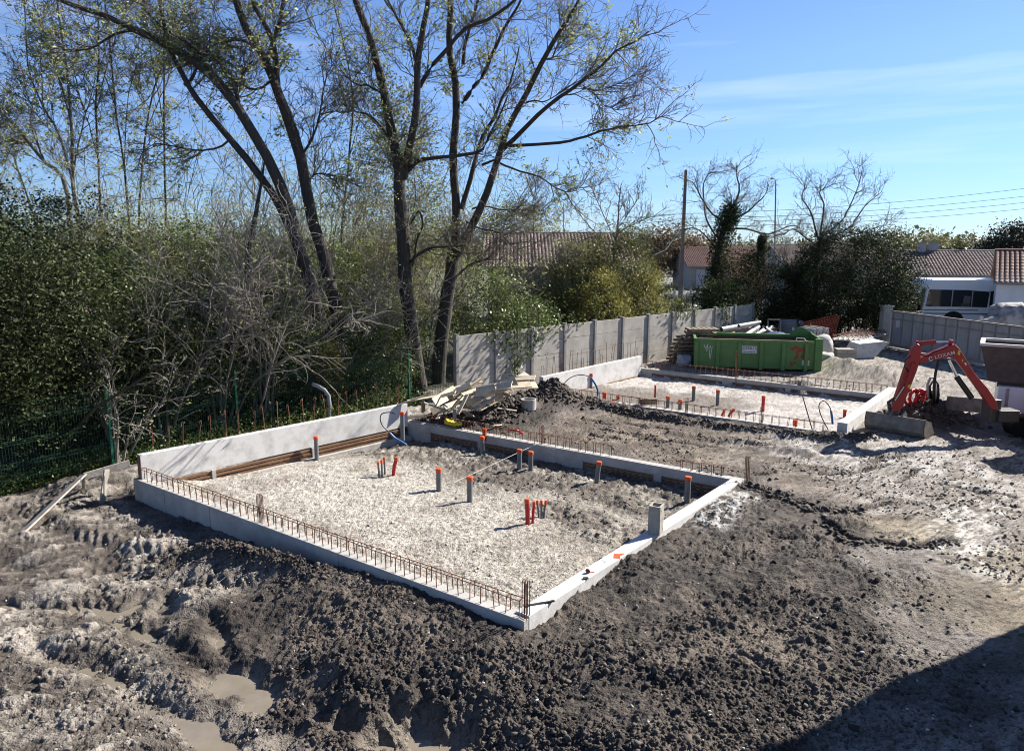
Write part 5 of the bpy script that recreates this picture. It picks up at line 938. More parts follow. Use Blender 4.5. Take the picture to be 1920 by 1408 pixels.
def leafm(name, c, isl=.45, rough=.5, tr=.3, spec=.4, c2=None): return mat(name, c, rough, c2, 1.6, island=isl, trans=tr, spec=spec)
M_lsp = leafm('sparse_autumn_leaf', (.33, .42, .16), tr=.5, c2=(.44, .44, .17)); M_lev = leafm('evergreen_leaf', (.042, .064, .024), .85, .55, .2, .14, (.085, .10, .04)); M_lol = leafm('olive_leaf', (.14, .165, .06), .6, tr=.4, c2=(.24, .22, .08))
M_lyg = leafm('yellow_green_leaf', (.22, .25, .065), .6, tr=.4, c2=(.36, .30, .07)); M_lbk = leafm('deep_green_leaf', (.032, .048, .02), .6, .65, .1, .08)
M_ldk = leafm('dark_conifer_leaf', (.035, .045, .026), .4, .6, .05); M_livy = leafm('ivy_leaf', (.10, .15, .045), .75, .4, .3, .3, (.19, .23, .07)); M_lfar = leafm('far_leaf', (.16, .17, .06), .35, c2=(.10, .11, .05)); M_lbr = leafm('brown_leaf', (.19, .13, .07), .4)
def resample(pts, m):
    p = np.array(pts, float); q = [p[0]] + list(p) + [p[-1]]; out = []
    for t in np.linspace(0, len(p) - 1 - 1e-6, m):
        i = int(t); u = t - i; a, b, c, d = q[i], q[i + 1], q[i + 2], q[i + 3]; out.append(.5 * (2 * b + (c - a) * u + (2 * a - 5 * b + 4 * c - d) * u * u + (3 * b - a - 3 * c + d) * u ** 3))
    return np.array(out)
def limb_tree(name, label, limbs, Y, seed, l1=14, l2=7, l3=5, len1=1.3, leafn=2, leaf=.075, mb=M_bark, mt=M_twig, ml=M_lsp, cat='tree', rs=1., group=None, twr=1., up=.06):
    """limbs: (points as (px, py[, dY]), radius at start, radius at end[, first share of its length without twigs])"""
    rng = np.random.default_rng(seed); e = None; PLs, R0, bare = [], [], []
    for lb in limbs:
        pts, r0, r1 = lb[0], lb[1], lb[2]; bare.append(lb[3] if len(lb) > 3 else .15); w = []
        dy = 0
        for q in pts: dy = q[2] if len(q) > 2 else dy; w.append(Dp(q[0], q[1], Y + dy))
        PL = resample(w, 17); PL += np.cumsum(rng.standard_normal(PL.shape) * .012, 0) * (np.arange(17)[:, None] > 0); PLs.append(PL); R0.append(np.linspace(r0, r1, 17) * rs * .72)
    PL = np.stack(PLs); RR = np.stack(R0); base = PLs[0][0]; e = empty(name, (base[0], base[1], 0), label=label, cat=cat, group=group)
    off = np.array([base[0], base[1], 0])
    V, Fc = tubes(PL, RR, None, 9); V = V + (np.array([fbm(V[:, 0] + V[:, 2] * .3, V[:, 1] + V[:, 2], .35, 2, 4)]).T - .5) * .03; np_mesh('trunk', V - off, Fc, mb, e, smooth=True)
    parts = []; S, Dn, t, ix = [], [], [], []
    for k in range(len(PLs)):
        s_, d_, t_, _ = spawn(rng, PL[k:k + 1], l1, bare[k], 1, .75); S.append(s_); Dn.append(d_)
    S, Dn = np.concatenate(S), np.concatenate(Dn); L = rng.uniform(.4, 1.25, len(S)) * len1; T1 = grow(rng, S, Dn, L, 6, .22, up); parts.append(tubes(T1, .017 * twr * L / len1, .005 * twr * np.ones(len(L)), 4))
    S, Dn, _, ix = spawn(rng, T1, l2, .2, 1, .7); L2 = L[ix] * rng.uniform(.3, .65, len(S)); T2 = grow(rng, S, Dn, L2, 4, .25, up * .5); parts.append(tubes(T2, .009 * twr * np.ones(len(L2)), .005 * twr * np.ones(len(L2)), 3))
    S, Dn, _, ix = spawn(rng, T2, l3, .2, 1, .7); L3 = L2[ix] * rng.uniform(.35, .7, len(S)); T3 = grow(rng, S, Dn, L3, 2, .3, 0); parts.append(tubes(T3, .0055 * twr * np.ones(len(L3)), .0035 * twr * np.ones(len(L3)), 3))
    V, Fc = merge(parts); np_mesh('branches', V - off, Fc, mt, e)
    if leafn:
        clump = vnoise(T3[:, -1, 0] * 1.1 + seed, T3[:, -1, 2] * 1.1, seed); k = (clump > .5) & (rng.uniform(size=len(clump)) < .6)
        Cn = np.repeat(T3[k, -1], leafn, 0); Cn = Cn + rng.standard_normal(Cn.shape) * .04; V, Fc = leafv(rng, Cn, leaf); np_mesh('foliage', V - off, Fc, ml, e)
    return e
# ---- the two big trees in the middle
limb_tree('bare_tree', 'tall dark tree with twin trunks, left of the pair behind the timber pile', [
    ([(792, 752), (782, 690), (775, 640), (764, 540), (758, 450), (752, 390), (750, 330)], .36, .27, .99),
    ([(750, 335), (745, 300), (729, 218, .4), (716, 150), (691, 61), (667, 0), (650, -60, .8)], .24, .12, .2), ([(757, 335), (763, 290), (776, 222, -.4), (780, 119), (790, 60), (800, 0), (806, -70, -1)], .19, .09, .2),
    ([(778, 175), (790, 160), (810, 126), (841, 92), (879, 51), (923, 31), (967, 0), (1000, -40)], .11, .05), ([(779, 115), (768, 75), (750, 40), (729, 0), (715, -40)], .08, .03), ([(762, 328), (775, 308), (795, 297), (824, 291), (879, 283), (902, 273), (918, 240), (932, 212), (950, 170)], .11, .03, .3),
    ([(722, 185), (710, 172), (691, 162), (667, 157), (640, 130)], .06, .02), ([(764, 500), (783, 477), (810, 464), (848, 460), (880, 448, .5)], .09, .03, .4), ([(768, 420), (785, 395), (790, 420), (780, 450), (772, 500)], .05, .04, .5), ([(745, 300), (722, 250), (690, 215), (655, 205), (630, 180)], .06, .02)],
    24., 1, 18, 7, 3, 1.3, 3, .115)
limb_tree('bare_tree', 'tall dark tree spreading over the panel wall, right of the pair', [
    ([(822, 722), (828, 650), (838, 580), (848, 520), (853, 477)], .36, .29, .99), ([(853, 480), (856, 392), (850, 307), (857, 218), (856, 153), (846, 92), (848, 0), (846, -60)], .21, .12, .3),
    ([(852, 485), (868, 450), (884, 420), (906, 368, -.3), (930, 295), (947, 239), (974, 191), (1015, 109, -.8), (1042, 61), (1063, 31), (1085, -10)], .22, .06, .35), ([(935, 288), (965, 260), (1008, 218, -.6), (1045, 185), (1093, 150), (1130, 120), (1151, 99), (1185, 82), (1213, 60)], .12, .02, .3),
    ([(955, 274), (975, 272), (1049, 269, -.5), (1085, 262), (1111, 252), (1140, 242), (1165, 235), (1220, 228, -1.3), (1257, 203)], .085, .015, .45), ([(866, 392), (880, 350), (893, 307), (906, 259, .5), (930, 218), (945, 180), (960, 150), (975, 90)], .13, .03, .2),
    ([(866, 195), (885, 165), (906, 136), (925, 95), (947, 48), (975, 5), (990, -50)], .11, .04, .2), ([(868, 120), (875, 80), (890, 30), (905, -20)], .09, .05, .2), ([(903, 310), (925, 298), (945, 306), (975, 316), (1008, 327, -.5), (1035, 345), (1059, 355), (1080, 347), (1107, 341)], .06, .012, .35),
    ([(885, 392), (910, 389), (945, 396), (981, 395, -.3), (1022, 397)], .045, .015, .5), ([(875, 415), (892, 423), (930, 433, -.4), (950, 448), (971, 467)], .045, .012, .4), ([(850, 530), (863, 510), (885, 492), (905, 483, -.3), (940, 480)], .06, .012, .3), ([(1015, 112), (1035, 110), (1050, 85), (1075, 65), (1110, 45)], .05, .015),
    ([(981, 194), (1000, 188), (1020, 187), (1060, 160), (1120, 130)], .04, .012), ([(1093, 165), (1120, 168), (1145, 160), (1180, 145), (1205, 130)], .04, .01), ([(1093, 160), (1115, 180), (1135, 200), (1160, 205)], .03, .01)],
    25.3, 2, 18, 7, 3, 1.3, 3, .115)
# ---- left leaning pair
limb_tree('bare_tree', 'dark leaning tree with a thick trunk over the middle of the thicket', [
    ([(640, 650), (628, 570), (606, 480), (582, 400), (559, 290), (535, 218), (511, 153), (492, 105), (460, 51), (440, -10)], .29, .13, .45), ([(520, 160), (522, 130), (511, 68), (480, 10), (470, -40)], .13, .07, .1), ([(510, 150), (495, 160), (470, 165), (445, 155), (420, 140)], .06, .02),
    ([(500, 120), (520, 60), (530, 0), (540, -60)], .09, .05), ([(480, 90), (450, 75), (430, 80), (412, 105), (400, 130)], .06, .02), ([(578, 340), (590, 328), (610, 330), (640, 335)], .04, .012), ([(560, 300), (585, 260), (600, 220), (610, 160)], .06, .02)], 22.5, 3, 18, 7, 3, 1.3, 4, .115)
limb_tree('bare_tree', 'dark tree with two long limbs arching up to the left', [
    ([(600, 600), (572, 500), (545, 400), (515, 324), (477, 256), (433, 184), (375, 123), (317, 85), (266, 61), (191, 27), (119, 3), (80, -20)], .27, .07, .42), ([(560, 470), (525, 390), (488, 334), (426, 256), (368, 184), (341, 136), (322, 95), (310, 50), (300, 0)], .17, .05, .4),
    ([(345, 160), (358, 150), (378, 102), (400, 85), (419, 75), (470, 72)], .07, .02), ([(290, 72), (262, 61), (222, 65), (190, 85), (170, 99), (112, 106), (58, 112)], .06, .015, .3), ([(430, 262), (405, 278), (375, 283), (330, 278), (290, 273), (262, 290)], .045, .012, .3), ([(455, 220), (445, 190), (440, 160), (470, 120)], .07, .03), ([(433, 184), (400, 150), (385, 110), (350, 80), (300, 50), (250, 0)], .08, .03)],
    21.5, 4, 18, 7, 3, 1.3, 4, .115)
thin = [([(126, 358), (82, 300), (34, 239), (0, 205), (-40, 160)], 'grey trunk leaning hard left at the left edge'), ([(150, 420), (116, 269), (82, 205), (51, 130), (44, 0)], 'slim grey tree second from the left edge'), ([(150, 440), (136, 341), (136, 239), (126, 136), (109, 17), (105, -30)], 'straight grey trunk behind the dark thicket bush'),
        ([(190, 430), (184, 293), (181, 205), (186, 100), (184, 0)], 'thin straight sapling under the arching limbs'), ([(245, 450), (235, 327), (218, 205), (205, 68), (195, -10)], 'thin forked sapling left of the arching limbs'), ([(310, 430), (307, 239), (307, 102), (305, 0)], 'sapling rising behind the arching dark limbs'),
        ([(260, 430), (275, 240), (290, 160), (300, 130)], 'short crooked sapling between two straight ones'), ([(70, 430), (40, 330), (20, 280), (-30, 250)], 'low leaning sapling at the far left edge'), ([(640, 470), (655, 300), (662, 180), (640, 60), (620, -20)], 'slim tree between the two groups of dark trunks')]
for k, (pts, ds) in enumerate(thin):
    r = .13 if k in (0, 2) else .075; a = pts[0]; ex_ = [([(a[0] + 15, 600)] + pts, r, .03, .3)]; q = pts[1]
    ex_ += [([pts[1], (pts[2][0] + 25 * (-1) ** k, pts[2][1] - 10), (pts[2][0] + 45 * (-1) ** k, pts[2][1] - 90)], r * .4, .015, .2), ([pts[2], (pts[-1][0] - 35 * (-1) ** k, pts[-1][1] + 60), (pts[-1][0] - 60 * (-1) ** k, pts[-1][1] - 20)], r * .4, .015, .2)]
    limb_tree('slender_tree', ds, ex_, 28 + k * .7, 20 + k, 17, 7, 3, 1.6, 5, .12, M_bark2 if k in (0, 1, 2) else M_moss, M_twig, M_lsp, group='slender trees behind the thicket')
# ---- bushes: clumps of leaves on stems
def bush(name, label, px, Y, ptop, rad, n, ml=M_lev, leaf=.07, zb=0., seed=0, stems=6, group=None, cat='bush', squash=1., ms=M_moss, clump=.22, fill=.55, x=None):
    rng = np.random.default_rng(seed + 100); t = Dp(px, ptop, Y); x0 = t[0] if x is None else x; zt = t[2]; hz = (zt - zb) / 2; zc = zb + hz; e = empty(name, (x0, Y, 0), label=label, cat=cat, group=group)
    nc = max(20, int(n / 55)); u = nrm(rng.standard_normal((nc, 3))); r = rng.uniform(fill, 1, nc) ** .7; bump = .75 + .5 * vnoise(u[:, 0] * 2.2 + seed, u[:, 2] * 2.2 + u[:, 1] * 1.7, seed)
    cc = u * (r * bump)[:, None] * np.array([rad, rad * squash, hz]) + np.array([0, 0, zc]); k = rng.integers(0, nc, n); sz = rng.uniform(.6, 1.3, nc)[k][:, None] * clump * min(1., max(rad, .6))
    Cn = cc[k] + rng.standard_normal((n, 3)) * sz * np.array([1, 1, .8]); Cn[:, 2] = np.maximum(Cn[:, 2], zb + .02); V, Fc = leafv(rng, Cn, leaf, .7, .5); np_mesh('foliage', V, Fc, ml, e)
    if stems:
        S = np.stack([rng.normal(0, rad * .15, stems), rng.normal(0, rad * .15, stems), np.full(stems, -.1)], 1); Dn = np.stack([rng.normal(0, .35, stems), rng.normal(0, .35, stems), np.ones(stems)], 1)
        T = grow(rng, S, Dn, np.full(stems, (zt - 0) * .85), 7, .16, .05); p_ = [tubes(T, np.full(stems, .05), np.full(stems, .012), 5)]; S, Dn, _, _ = spawn(rng, T, 14, .3, 1, .8); T = grow(rng, S, Dn, rng.uniform(.3, 1.1, len(S)) * rad * .8, 5, .25, .05)
        p_.append(tubes(T, np.full(len(S), .012), np.full(len(S), .004), 3)); V, Fc = merge(p_); np_mesh('stems', V, Fc, ms, e)
    return e
G1_ = 'evergreen bushes of the thicket'
B1 = [(-110, 14.6, 430, 1.7, 20000), (10, 15.6, 400, 1.7, 26000), (110, 16.8, 455, 1.5, 24000), (205, 18.3, 470, 1.5, 24000), (300, 19.8, 520, 1.5, 20000), (385, 20.8, 560, 1.3, 15000), (470, 22.2, 600, 1.3, 15000), (560, 23.2, 590, 1.4, 16000), (655, 24.4, 590, 1.4, 16000), (735, 25.2, 560, 1.2, 12000)]
D1 = ['far left front bush spilling over the fence', 'darkest tall bush near the left edge', 'bush left of the first green fence post', 'bush behind the first green fence post', 'glossy bush between the first two fence posts', 'bush at the foot of the grey twiggy shrub', 'low bush behind the rebar hooks', 'bush behind the bent grey pipe', 'light speckled bush before the leaning trunk', 'bush at the foot of the twin trunk tree']
for k, (b, ds) in enumerate(zip(B1, D1)): bush('evergreen_bush', ds, b[0], b[1], b[2], b[3], b[4], (M_lev, M_lev, M_lev, M_livy, M_lev, M_livy, M_lev, M_livy, M_livy, M_livy)[k], .085, seed=k, group=G1_)
for k, (px_, Y_, pt_, rd_, n_, mm_, ds_) in enumerate([(330, 18.3, 600, .9, 7000, M_livy, 'leafy green shrub behind the fence left of the middle post'), (420, 19.4, 575, 1.0, 9000, M_livy, 'leafy green shrub rising through the grey twigs'), (530, 20.6, 560, 1.1, 10000, M_livy, 'mid green shrub at the foot of the leaning dark trunks'), (612, 20.9, 640, .45, 3800, M_lyg, 'bright yellow green ivy clump above the bent pipe'), (680, 22.2, 610, 1.0, 9000, M_livy, 'green shrub between bent pipe and the last fence post'), (740, 23.4, 630, .7, 5000, M_livy, 'low green growth round the twin trunk foot'), (250, 17.2, 560, .9, 7000, M_lev, 'glossy shrub over the first green fence post'), (480, 22.5, 420, 1.4, 9000, M_livy, 'light green growth high behind the grey twigs'), (640, 25, 440, 1.4, 9000, M_livy, 'light green growth high between the dark trunks')]):
    bush('leafy_shrub', ds_, px_, Y_, pt_, rd_, n_, mm_, .08, seed=300 + k, group='leafy shrubs close behind the mesh fence', cat='shrub', stems=4, fill=.3)
B2 = [(-80, 19, 330, 2.2), (60, 20.5, 345, 2.3), (190, 22, 385, 2.2), (320, 24, 400, 2.2), (450, 26, 430, 2.2), (590, 27.5, 450, 2.2), (710, 28.5, 440, 2.0)]
D2 = ['tall bush mass at the left edge below the leaning trunk', 'tall dark bush mass rising left of the saplings', 'tall bush mass under the thin saplings', 'tall olive bush mass behind the grey twigs', 'olive bush mass in the middle distance of the thicket', 'olive bush mass behind the leaning dark trunks', 'olive bush mass left of the twin trunk tree']
for k, (b, ds) in enumerate(zip(B2, D2)): bush('tall_bush', ds, b[0], b[1], b[2], b[3], 17000, (M_lev, M_lev, M_lol, M_livy, M_lol, M_livy, M_lol)[k], .09, seed=20 + k, group='taller bushes behind')
B3 = [(-40, 31, 360, 2.8), (130, 33, 375, 2.8), (300, 35, 370, 2.8), (450, 36, 370, 2.8), (600, 37, 360, 2.8), (700, 36, 380, 2.4), (830, 38, 400, 2.4)]
D3 = ['pale loose tree crown far behind at the left edge', 'pale loose crown behind the slim saplings', 'loose crown behind the arching limbs', 'autumn crown in the gap of the dark limbs', 'autumn crown left of the twin trunks', 'lower autumn crown behind the twin trunks', 'autumn crown between the big trunks and the house']
for k, (b, ds) in enumerate(zip(B3, D3)): bush('loose_tree', ds, b[0], b[1], b[2], b[3], 11000, (M_lsp, M_lol)[k % 2], .11, 0, 40 + k, 7, 'loose crowned trees behind the thicket', 'tree', 1., M_bark2, .5, .3)
bush('dense_tree', 'dense dark green crown showing between the two big trunks', 735, 34, 175, 1.9, 16000, M_lol, .12, 3.4, 60, 3, None, 'tree', 1, M_bark, .4)
bush('dense_tree', 'round olive tree rising behind the roof of the low house', 960, 56, 368, 2.6, 14000, M_lol, .16, 2.5, 61, 3, None, 'tree', 1, M_bark, .5)
# ---- grey twiggy shrubs
def twiggy(name, label, px, py, Y, hh, spread, n, seed, mt=M_twig2, l2=10, l3=5, lean=0., leafn=0, ml=M_lsp, r0=.03, group=None, zb=None):
    rng = np.random.default_rng(seed); b = P(px, py, 0) if Y is None else Dp(px, py, Y); zb = -.1 if zb is None else zb; e = empty(name, (b[0], b[1], 0), label=label, cat='shrub', group=group)
    S = np.stack([rng.normal(0, .15, n), rng.normal(0, .15, n), np.full(n, zb)], 1); Dn = np.stack([rng.normal(lean, spread, n), rng.normal(0, spread * .7, n), np.ones(n)], 1); L = rng.uniform(.6, 1.1, n) * hh
    T1 = grow(rng, S, Dn, L, 10, .11, .02); p_ = [tubes(T1, np.full(n, r0), np.full(n, .006), 5)]; S, Dn, t, ix = spawn(rng, T1, l2, .25, 1, .55); L2 = L[ix] * rng.uniform(.12, .38, len(S)); T2 = grow(rng, S, Dn, L2, 6, .2, -.02); p_.append(tubes(T2, np.full(len(S), .014), np.full(len(S), .007), 3))
    S, Dn, t, ix = spawn(rng, T2, max(2, l3 // 2), .2, 1, .6); L3 = L2[ix] * rng.uniform(.25, .6, len(S)); T3 = grow(rng, S, Dn, L3, 4, .28, -.03); p_.append(tubes(T3, np.full(len(S), .008), np.full(len(S), .005), 3)); V, Fc = merge(p_); np_mesh('stems', V, Fc, mt, e)
    if leafn: Cn = np.repeat(T3[:, -1], leafn, 0) + rng.standard_normal((len(T3) * leafn, 3)) * .07; V, Fc = leafv(rng, Cn, .08); np_mesh('foliage', V, Fc, ml, e)
    return e
TG = 'bare twiggy shrubs in the thicket'
for k, a in enumerate([(410, 720, 18.6, 5.0, .30, 15, 'large grey arching shrub in the centre of the thicket'), (300, 740, 17.4, 3.8, .36, 10, 'grey arching shrub leaning over the second fence post'), (490, 710, 19.4, 5.2, .28, 13, 'grey twiggy shrub left of the leaning trunks'), (600, 700, 20.9, 4.6, .30, 12, 'grey twiggy shrub beside the bent pipe'), (700, 700, 22.4, 4.8, .30, 10, 'twiggy shrub left of the twin trunks'),
                       (215, 780, 16.0, 2.8, .4, 8, 'pale arching twigs above the first fence post'), (730, 690, 27, 7.0, .25, 12, 'tall twiggy shrub behind the twin trunks'), (560, 640, 26, 7.8, .25, 14, 'tall twiggy growth between the dark trunks'), (440, 640, 27, 8.0, .25, 14, 'tall twiggy growth behind the grey shrub'), (880, 640, 29, 5, .35, 10, 'thin twigs arching before the dark garage opening'),
                       (340, 640, 28, 8.2, .25, 14, 'tall twiggy growth below the arching limbs'), (230, 640, 27, 7.6, .25, 12, 'tall twiggy growth behind the slim saplings'), (110, 640, 26, 7.2, .25, 12, 'tall twiggy growth behind the left bushes'), (640, 640, 28, 9.0, .2, 14, 'tallest twiggy growth right of the dark leaning trunk'), (20, 640, 27, 7.6, .25, 12, 'tall twiggy growth at the far left edge'), (800, 640, 30, 8.0, .2, 12, 'tall twiggy growth between the two big trunks')]):
    twiggy('twiggy_shrub', a[6], a[0], a[1], a[2], a[3], a[4], a[5], 70 + k, M_twig2, 16 if k < 6 else 11, 6, group=TG, leafn=7 if k > 5 else 1, r0=.035)
# fallen mossy trunk
m = MB(); m.tube([tuple(Dp(432, 705, 19.6)), tuple(Dp(480, 680, 19.9)), tuple(Dp(540, 645, 20.6)), tuple(Dp(600, 618, 21.4)), tuple(Dp(640, 585, 22))], [.15, .14, .13, .12, .11], 9); tag(m.build('fallen_trunk', M_moss, smooth=True), 'mossy trunk leaning low across the thicket behind the fence', 'tree trunk')
m = MB(); m.tube([tuple(Dp(452, 552, 20.4)), tuple(Dp(490, 550, 20.2)), tuple(Dp(520, 551, 20.0))], [.11, .1, .1], 9); m.tube([tuple(Dp(440, 660, 20.6)), tuple(Dp(455, 560, 20.4)), tuple(Dp(468, 470, 20.6)), tuple(Dp(480, 400, 21)), tuple(Dp(492, 330, 21.4)), tuple(Dp(500, 270, 21.6))], [.14, .12, .09, .06, .035, .01], 9); tag(m.build('sawn_tree', M_bark, smooth=True), 'dark trunk with a sawn off side limb in the thicket', 'tree')
# ---- ivy and bushes along the panel wall
def wall_pt(px): # point of the wall line under a photo column
    a = (px - 960) / F / (math.cos(PITCH)); d = WL1 - WL0
    t = (a * WL0[1] - WL0[0]) / (d[0] - a * d[1]); return WL0 + d * t
def ivy(label, cols, seed, n, thick=.16, ml=M_livy, leaf=.10):
    rng = np.random.default_rng(seed); Cn = []; e = None
    for px, yt, yb, w in cols:
        c = wall_pt(px); t, b = Dp(px, yt, c[1]), Dp(px, yb, c[1]); k = int(n * w * (yb - yt) / 4000); z = rng.uniform(b[2], t[2], k); d = (WL1 - WL0) / np.linalg.norm(WL1 - WL0); s = rng.normal(0, w, k); nn = np.array([d[1], -d[0]]); q = np.abs(rng.normal(.03, thick, k)); up_ = z > 1.9
        q = np.where(up_, rng.normal(0, thick * 2.2, k), q); Cn.append(np.stack([c[0] + d[0] * s + nn[0] * q, c[1] + d[1] * s + nn[1] * q, z], 1))
        if e is None: e = empty('ivy', (c[0], c[1], 0), label=label, cat='ivy'); off = np.array([c[0], c[1], 0])
    V, Fc = leafv(rng, np.concatenate(Cn) - off, leaf, .8, .7); np_mesh('foliage', V, Fc, ml, e); m = MB()
    for px, yt, yb, w in cols[:6]:
        c = wall_pt(px); m.tube([(c[0] - off[0] + .06 + i % 2 * .03, c[1] - off[1] - .05, Dp(px, yb + (yt - yb) * i / 5, c[1])[2]) for i in range(6)], .012, 5)
    m.build('stems', M_moss, e)
ivy('thick ivy hanging over the second bay of the panel wall', [(925, 600, 640, .28), (945, 580, 660, .3), (960, 575, 710, .22), (966, 580, 718, .13), (985, 572, 672, .3), (1005, 570, 640, .3), (1030, 585, 625, .3), (1048, 590, 615, .2), (905, 608, 625, .2)], 5, 26000)
ivy('narrow ivy column on the panel wall behind the pallets', [(1352, 560, 640, .14), (1358, 575, 628, .1), (1345, 570, 600, .2)], 6, 26000, .12); ivy('small ivy tuft on top of the panel wall', [(1072, 585, 612, .22), (1088, 590, 610, .15)], 7, 26000); ivy('ivy spilling over the far end of the panel wall', [(1268, 560, 600, .5), (1290, 566, 590, .4), (1415, 560, 610, .5)], 8, 24000)
bush('garden_bush', 'light green leafy bush between the big right tree and the house', 905, 29.5, 500, 1.5, 12000, M_livy, .09, 0, 80, 5, None); bush('garden_bush', 'loose russet bush before the left half of the tiled roof', 1025, 34, 470, 1.5, 9000, M_lol, .1, 0, 88, 5, None)
bush('garden_bush', 'low bush on top of the ivy covered wall bay', 985, 28.2, 560, 1.2, 9000, M_livy, .09, .3, 81, 4, None)
bush('garden_bush', 'green and russet tall bush before the tiled roof', 1095, 34.5, 440, 1.8, 20000, M_lol, .10, 0, 82, 6, None); bush('garden_bush', 'tall mixed green bush at the right end of the tiled roof', 1160, 35.5, 418, 1.8, 21000, M_lol, .10, 0, 83, 6, None); bush('garden_bush', 'yellow green lit bush behind the middle of the wall', 1130, 32.8, 510, 1.5, 13000, M_lyg, .09, 0, 84, 5, None)
bush('garden_bush', 'yellow leaved bush left of the utility pole', 1215, 37.5, 480, 1.2, 10000, M_lyg, .10, 0, 85, 5, None); bush('garden_bush', 'rounded yellow green bush over the far wall bays', 1195, 34.2, 520, 1.4, 11000, M_lyg, .09, 0, 86, 5, None); bush('garden_bush', 'small green bush at the foot of the utility pole', 1262, 40, 555, 1.0, 5000, M_lol, .1, 0, 87, 3, None)
limb_tree('thin_tree', 'thin young tree before the dark garage opening', [([(995, 585), (997, 500), (998, 440), (1000, 380), (985, 350)], .06, .012, .3), ([(997, 500), (980, 480), (965, 455)], .025, .01), ([(998, 560), (1015, 530), (1040, 500), (1050, 470)], .03, .01)], 33, 90, 10, 6, 4, 1.2, 1, .08, M_bark2, M_twig2, M_lyg)
limb_tree('bare_tree', 'bare twiggy treetop above the mixed bush', [([(1150, 560), (1152, 480), (1158, 430), (1160, 380), (1165, 345)], .09, .02, .4), ([(1154, 450), (1130, 400), (1115, 365), (1108, 350)], .04, .01, .2), ([(1156, 430), (1185, 390), (1200, 360)], .04, .01, .2), ([(1150, 470), (1110, 430), (1085, 400), (1065, 380)], .04, .01), ([(1158, 440), (1200, 415), (1235, 405)], .04, .01)], 36, 91, 14, 5, 3, .9, 1, .08, M_bark2, M_twig)
# ---- ivy clad tree, bare orchard trees and the big dark bush by the gate
limb_tree('ivy_clad_tree', 'gnarled tree with a thick ivy sleeve behind the skip', [([(1335, 590), (1340, 520), (1350, 460), (1365, 410), (1372, 385)], .26, .2, .99), ([(1365, 420), (1335, 400), (1310, 360), (1300, 340)], .08, .02), ([(1370, 400), (1385, 360), (1382, 330), (1380, 310)], .08, .02), ([(1372, 410), (1400, 400), (1430, 370), (1440, 345)], .08, .02), ([(1365, 430), (1400, 430), (1440, 440), (1480, 425), (1500, 430)], .08, .02), ([(1345, 470), (1320, 440), (1300, 430), (1285, 435)], .06, .02), ([(1350, 450), (1325, 410), (1320, 350), (1335, 320)], .07, .02)], 38, 92, 16, 6, 3, 1.05, 1, .08, M_bark, M_twig)
def sleeve(label, pts, Y, r, n, seed, ml=M_lev):
    rng = np.random.default_rng(seed); PL = resample([Dp(a, b, Y) for a, b in pts], 30); k = rng.integers(0, 30, n); Cn = PL[k] + nrm(rng.standard_normal((n, 3))) * (rng.uniform(.5, 1.1, n) * r * (.7 + .5 * vnoise(k * .4, k * 0., seed)))[:, None]; e = empty('ivy', tuple(PL[0]), label=label, cat='ivy'); V, Fc = leafv(rng, Cn - PL[0], .10, .8, .7); np_mesh('foliage', V, Fc, ml, e)
sleeve('dense dark ivy wrapped round the gnarled trunk', [(1330, 585), (1338, 530), (1350, 470), (1362, 420), (1370, 395)], 38, .55, 9000, 1); sleeve('slim ivy column right of the gnarled trunk', [(1425, 500), (1427, 470), (1430, 445)], 38, .25, 2500, 2)
limb_tree('bare_tree', 'bare spreading orchard tree above the big dark bush', [([(1528, 620), (1530, 540), (1532, 480), (1540, 440)], .2, .12, .9), ([(1535, 450), (1520, 400), (1500, 370), (1510, 350)], .07, .015), ([(1538, 440), (1545, 390), (1540, 360), (1575, 345)], .07, .015), ([(1540, 445), (1580, 410), (1600, 370), (1612, 335)], .07, .015), ([(1540, 450), (1590, 425), (1620, 385), (1650, 358)], .07, .015), ([(1540, 455), (1600, 440), (1650, 425), (1680, 420)], .05, .01), ([(1530, 460), (1490, 430), (1470, 440)], .06, .02), ([(1528, 570), (1500, 530), (1480, 500), (1470, 480)], .08, .02)], 37, 93, 16, 5, 3, 1.15, 0, .08, M_bark, M_twig, up=.15)
for k, b in enumerate([(1600, 36.8, 418, 3.1, 48000, M_lbk, 'huge dark glossy bush left of the gate pillar'), (1668, 35.4, 500, 1.2, 12000, M_lev, 'right shoulder of bushes next to the gate pillar'), (1545, 37.5, 490, 1.8, 14000, M_lev, 'olive bush behind the orchard tree trunk'), (1425, 38, 470, 2.3, 22000, M_lbk, 'dark bush right of the ivy clad tree'), (1385, 40, 470, 1.6, 10000, M_lbr, 'russet bush behind the ivy clad tree'), (1360, 37, 520, 1.3, 10000, M_livy, 'leafy bush at the foot of the ivy clad tree'), (1480, 37, 545, 1.3, 8000, M_lev, 'dark bush above the grey tank'), (1320, 38, 540, .9, 5000, M_lev, 'small dark bush on the far end of the wall')]):
    bush('dark_bush', b[6], b[0], b[1], b[2], b[3], b[4], b[5], .10, 0, 110 + k, 6, None)
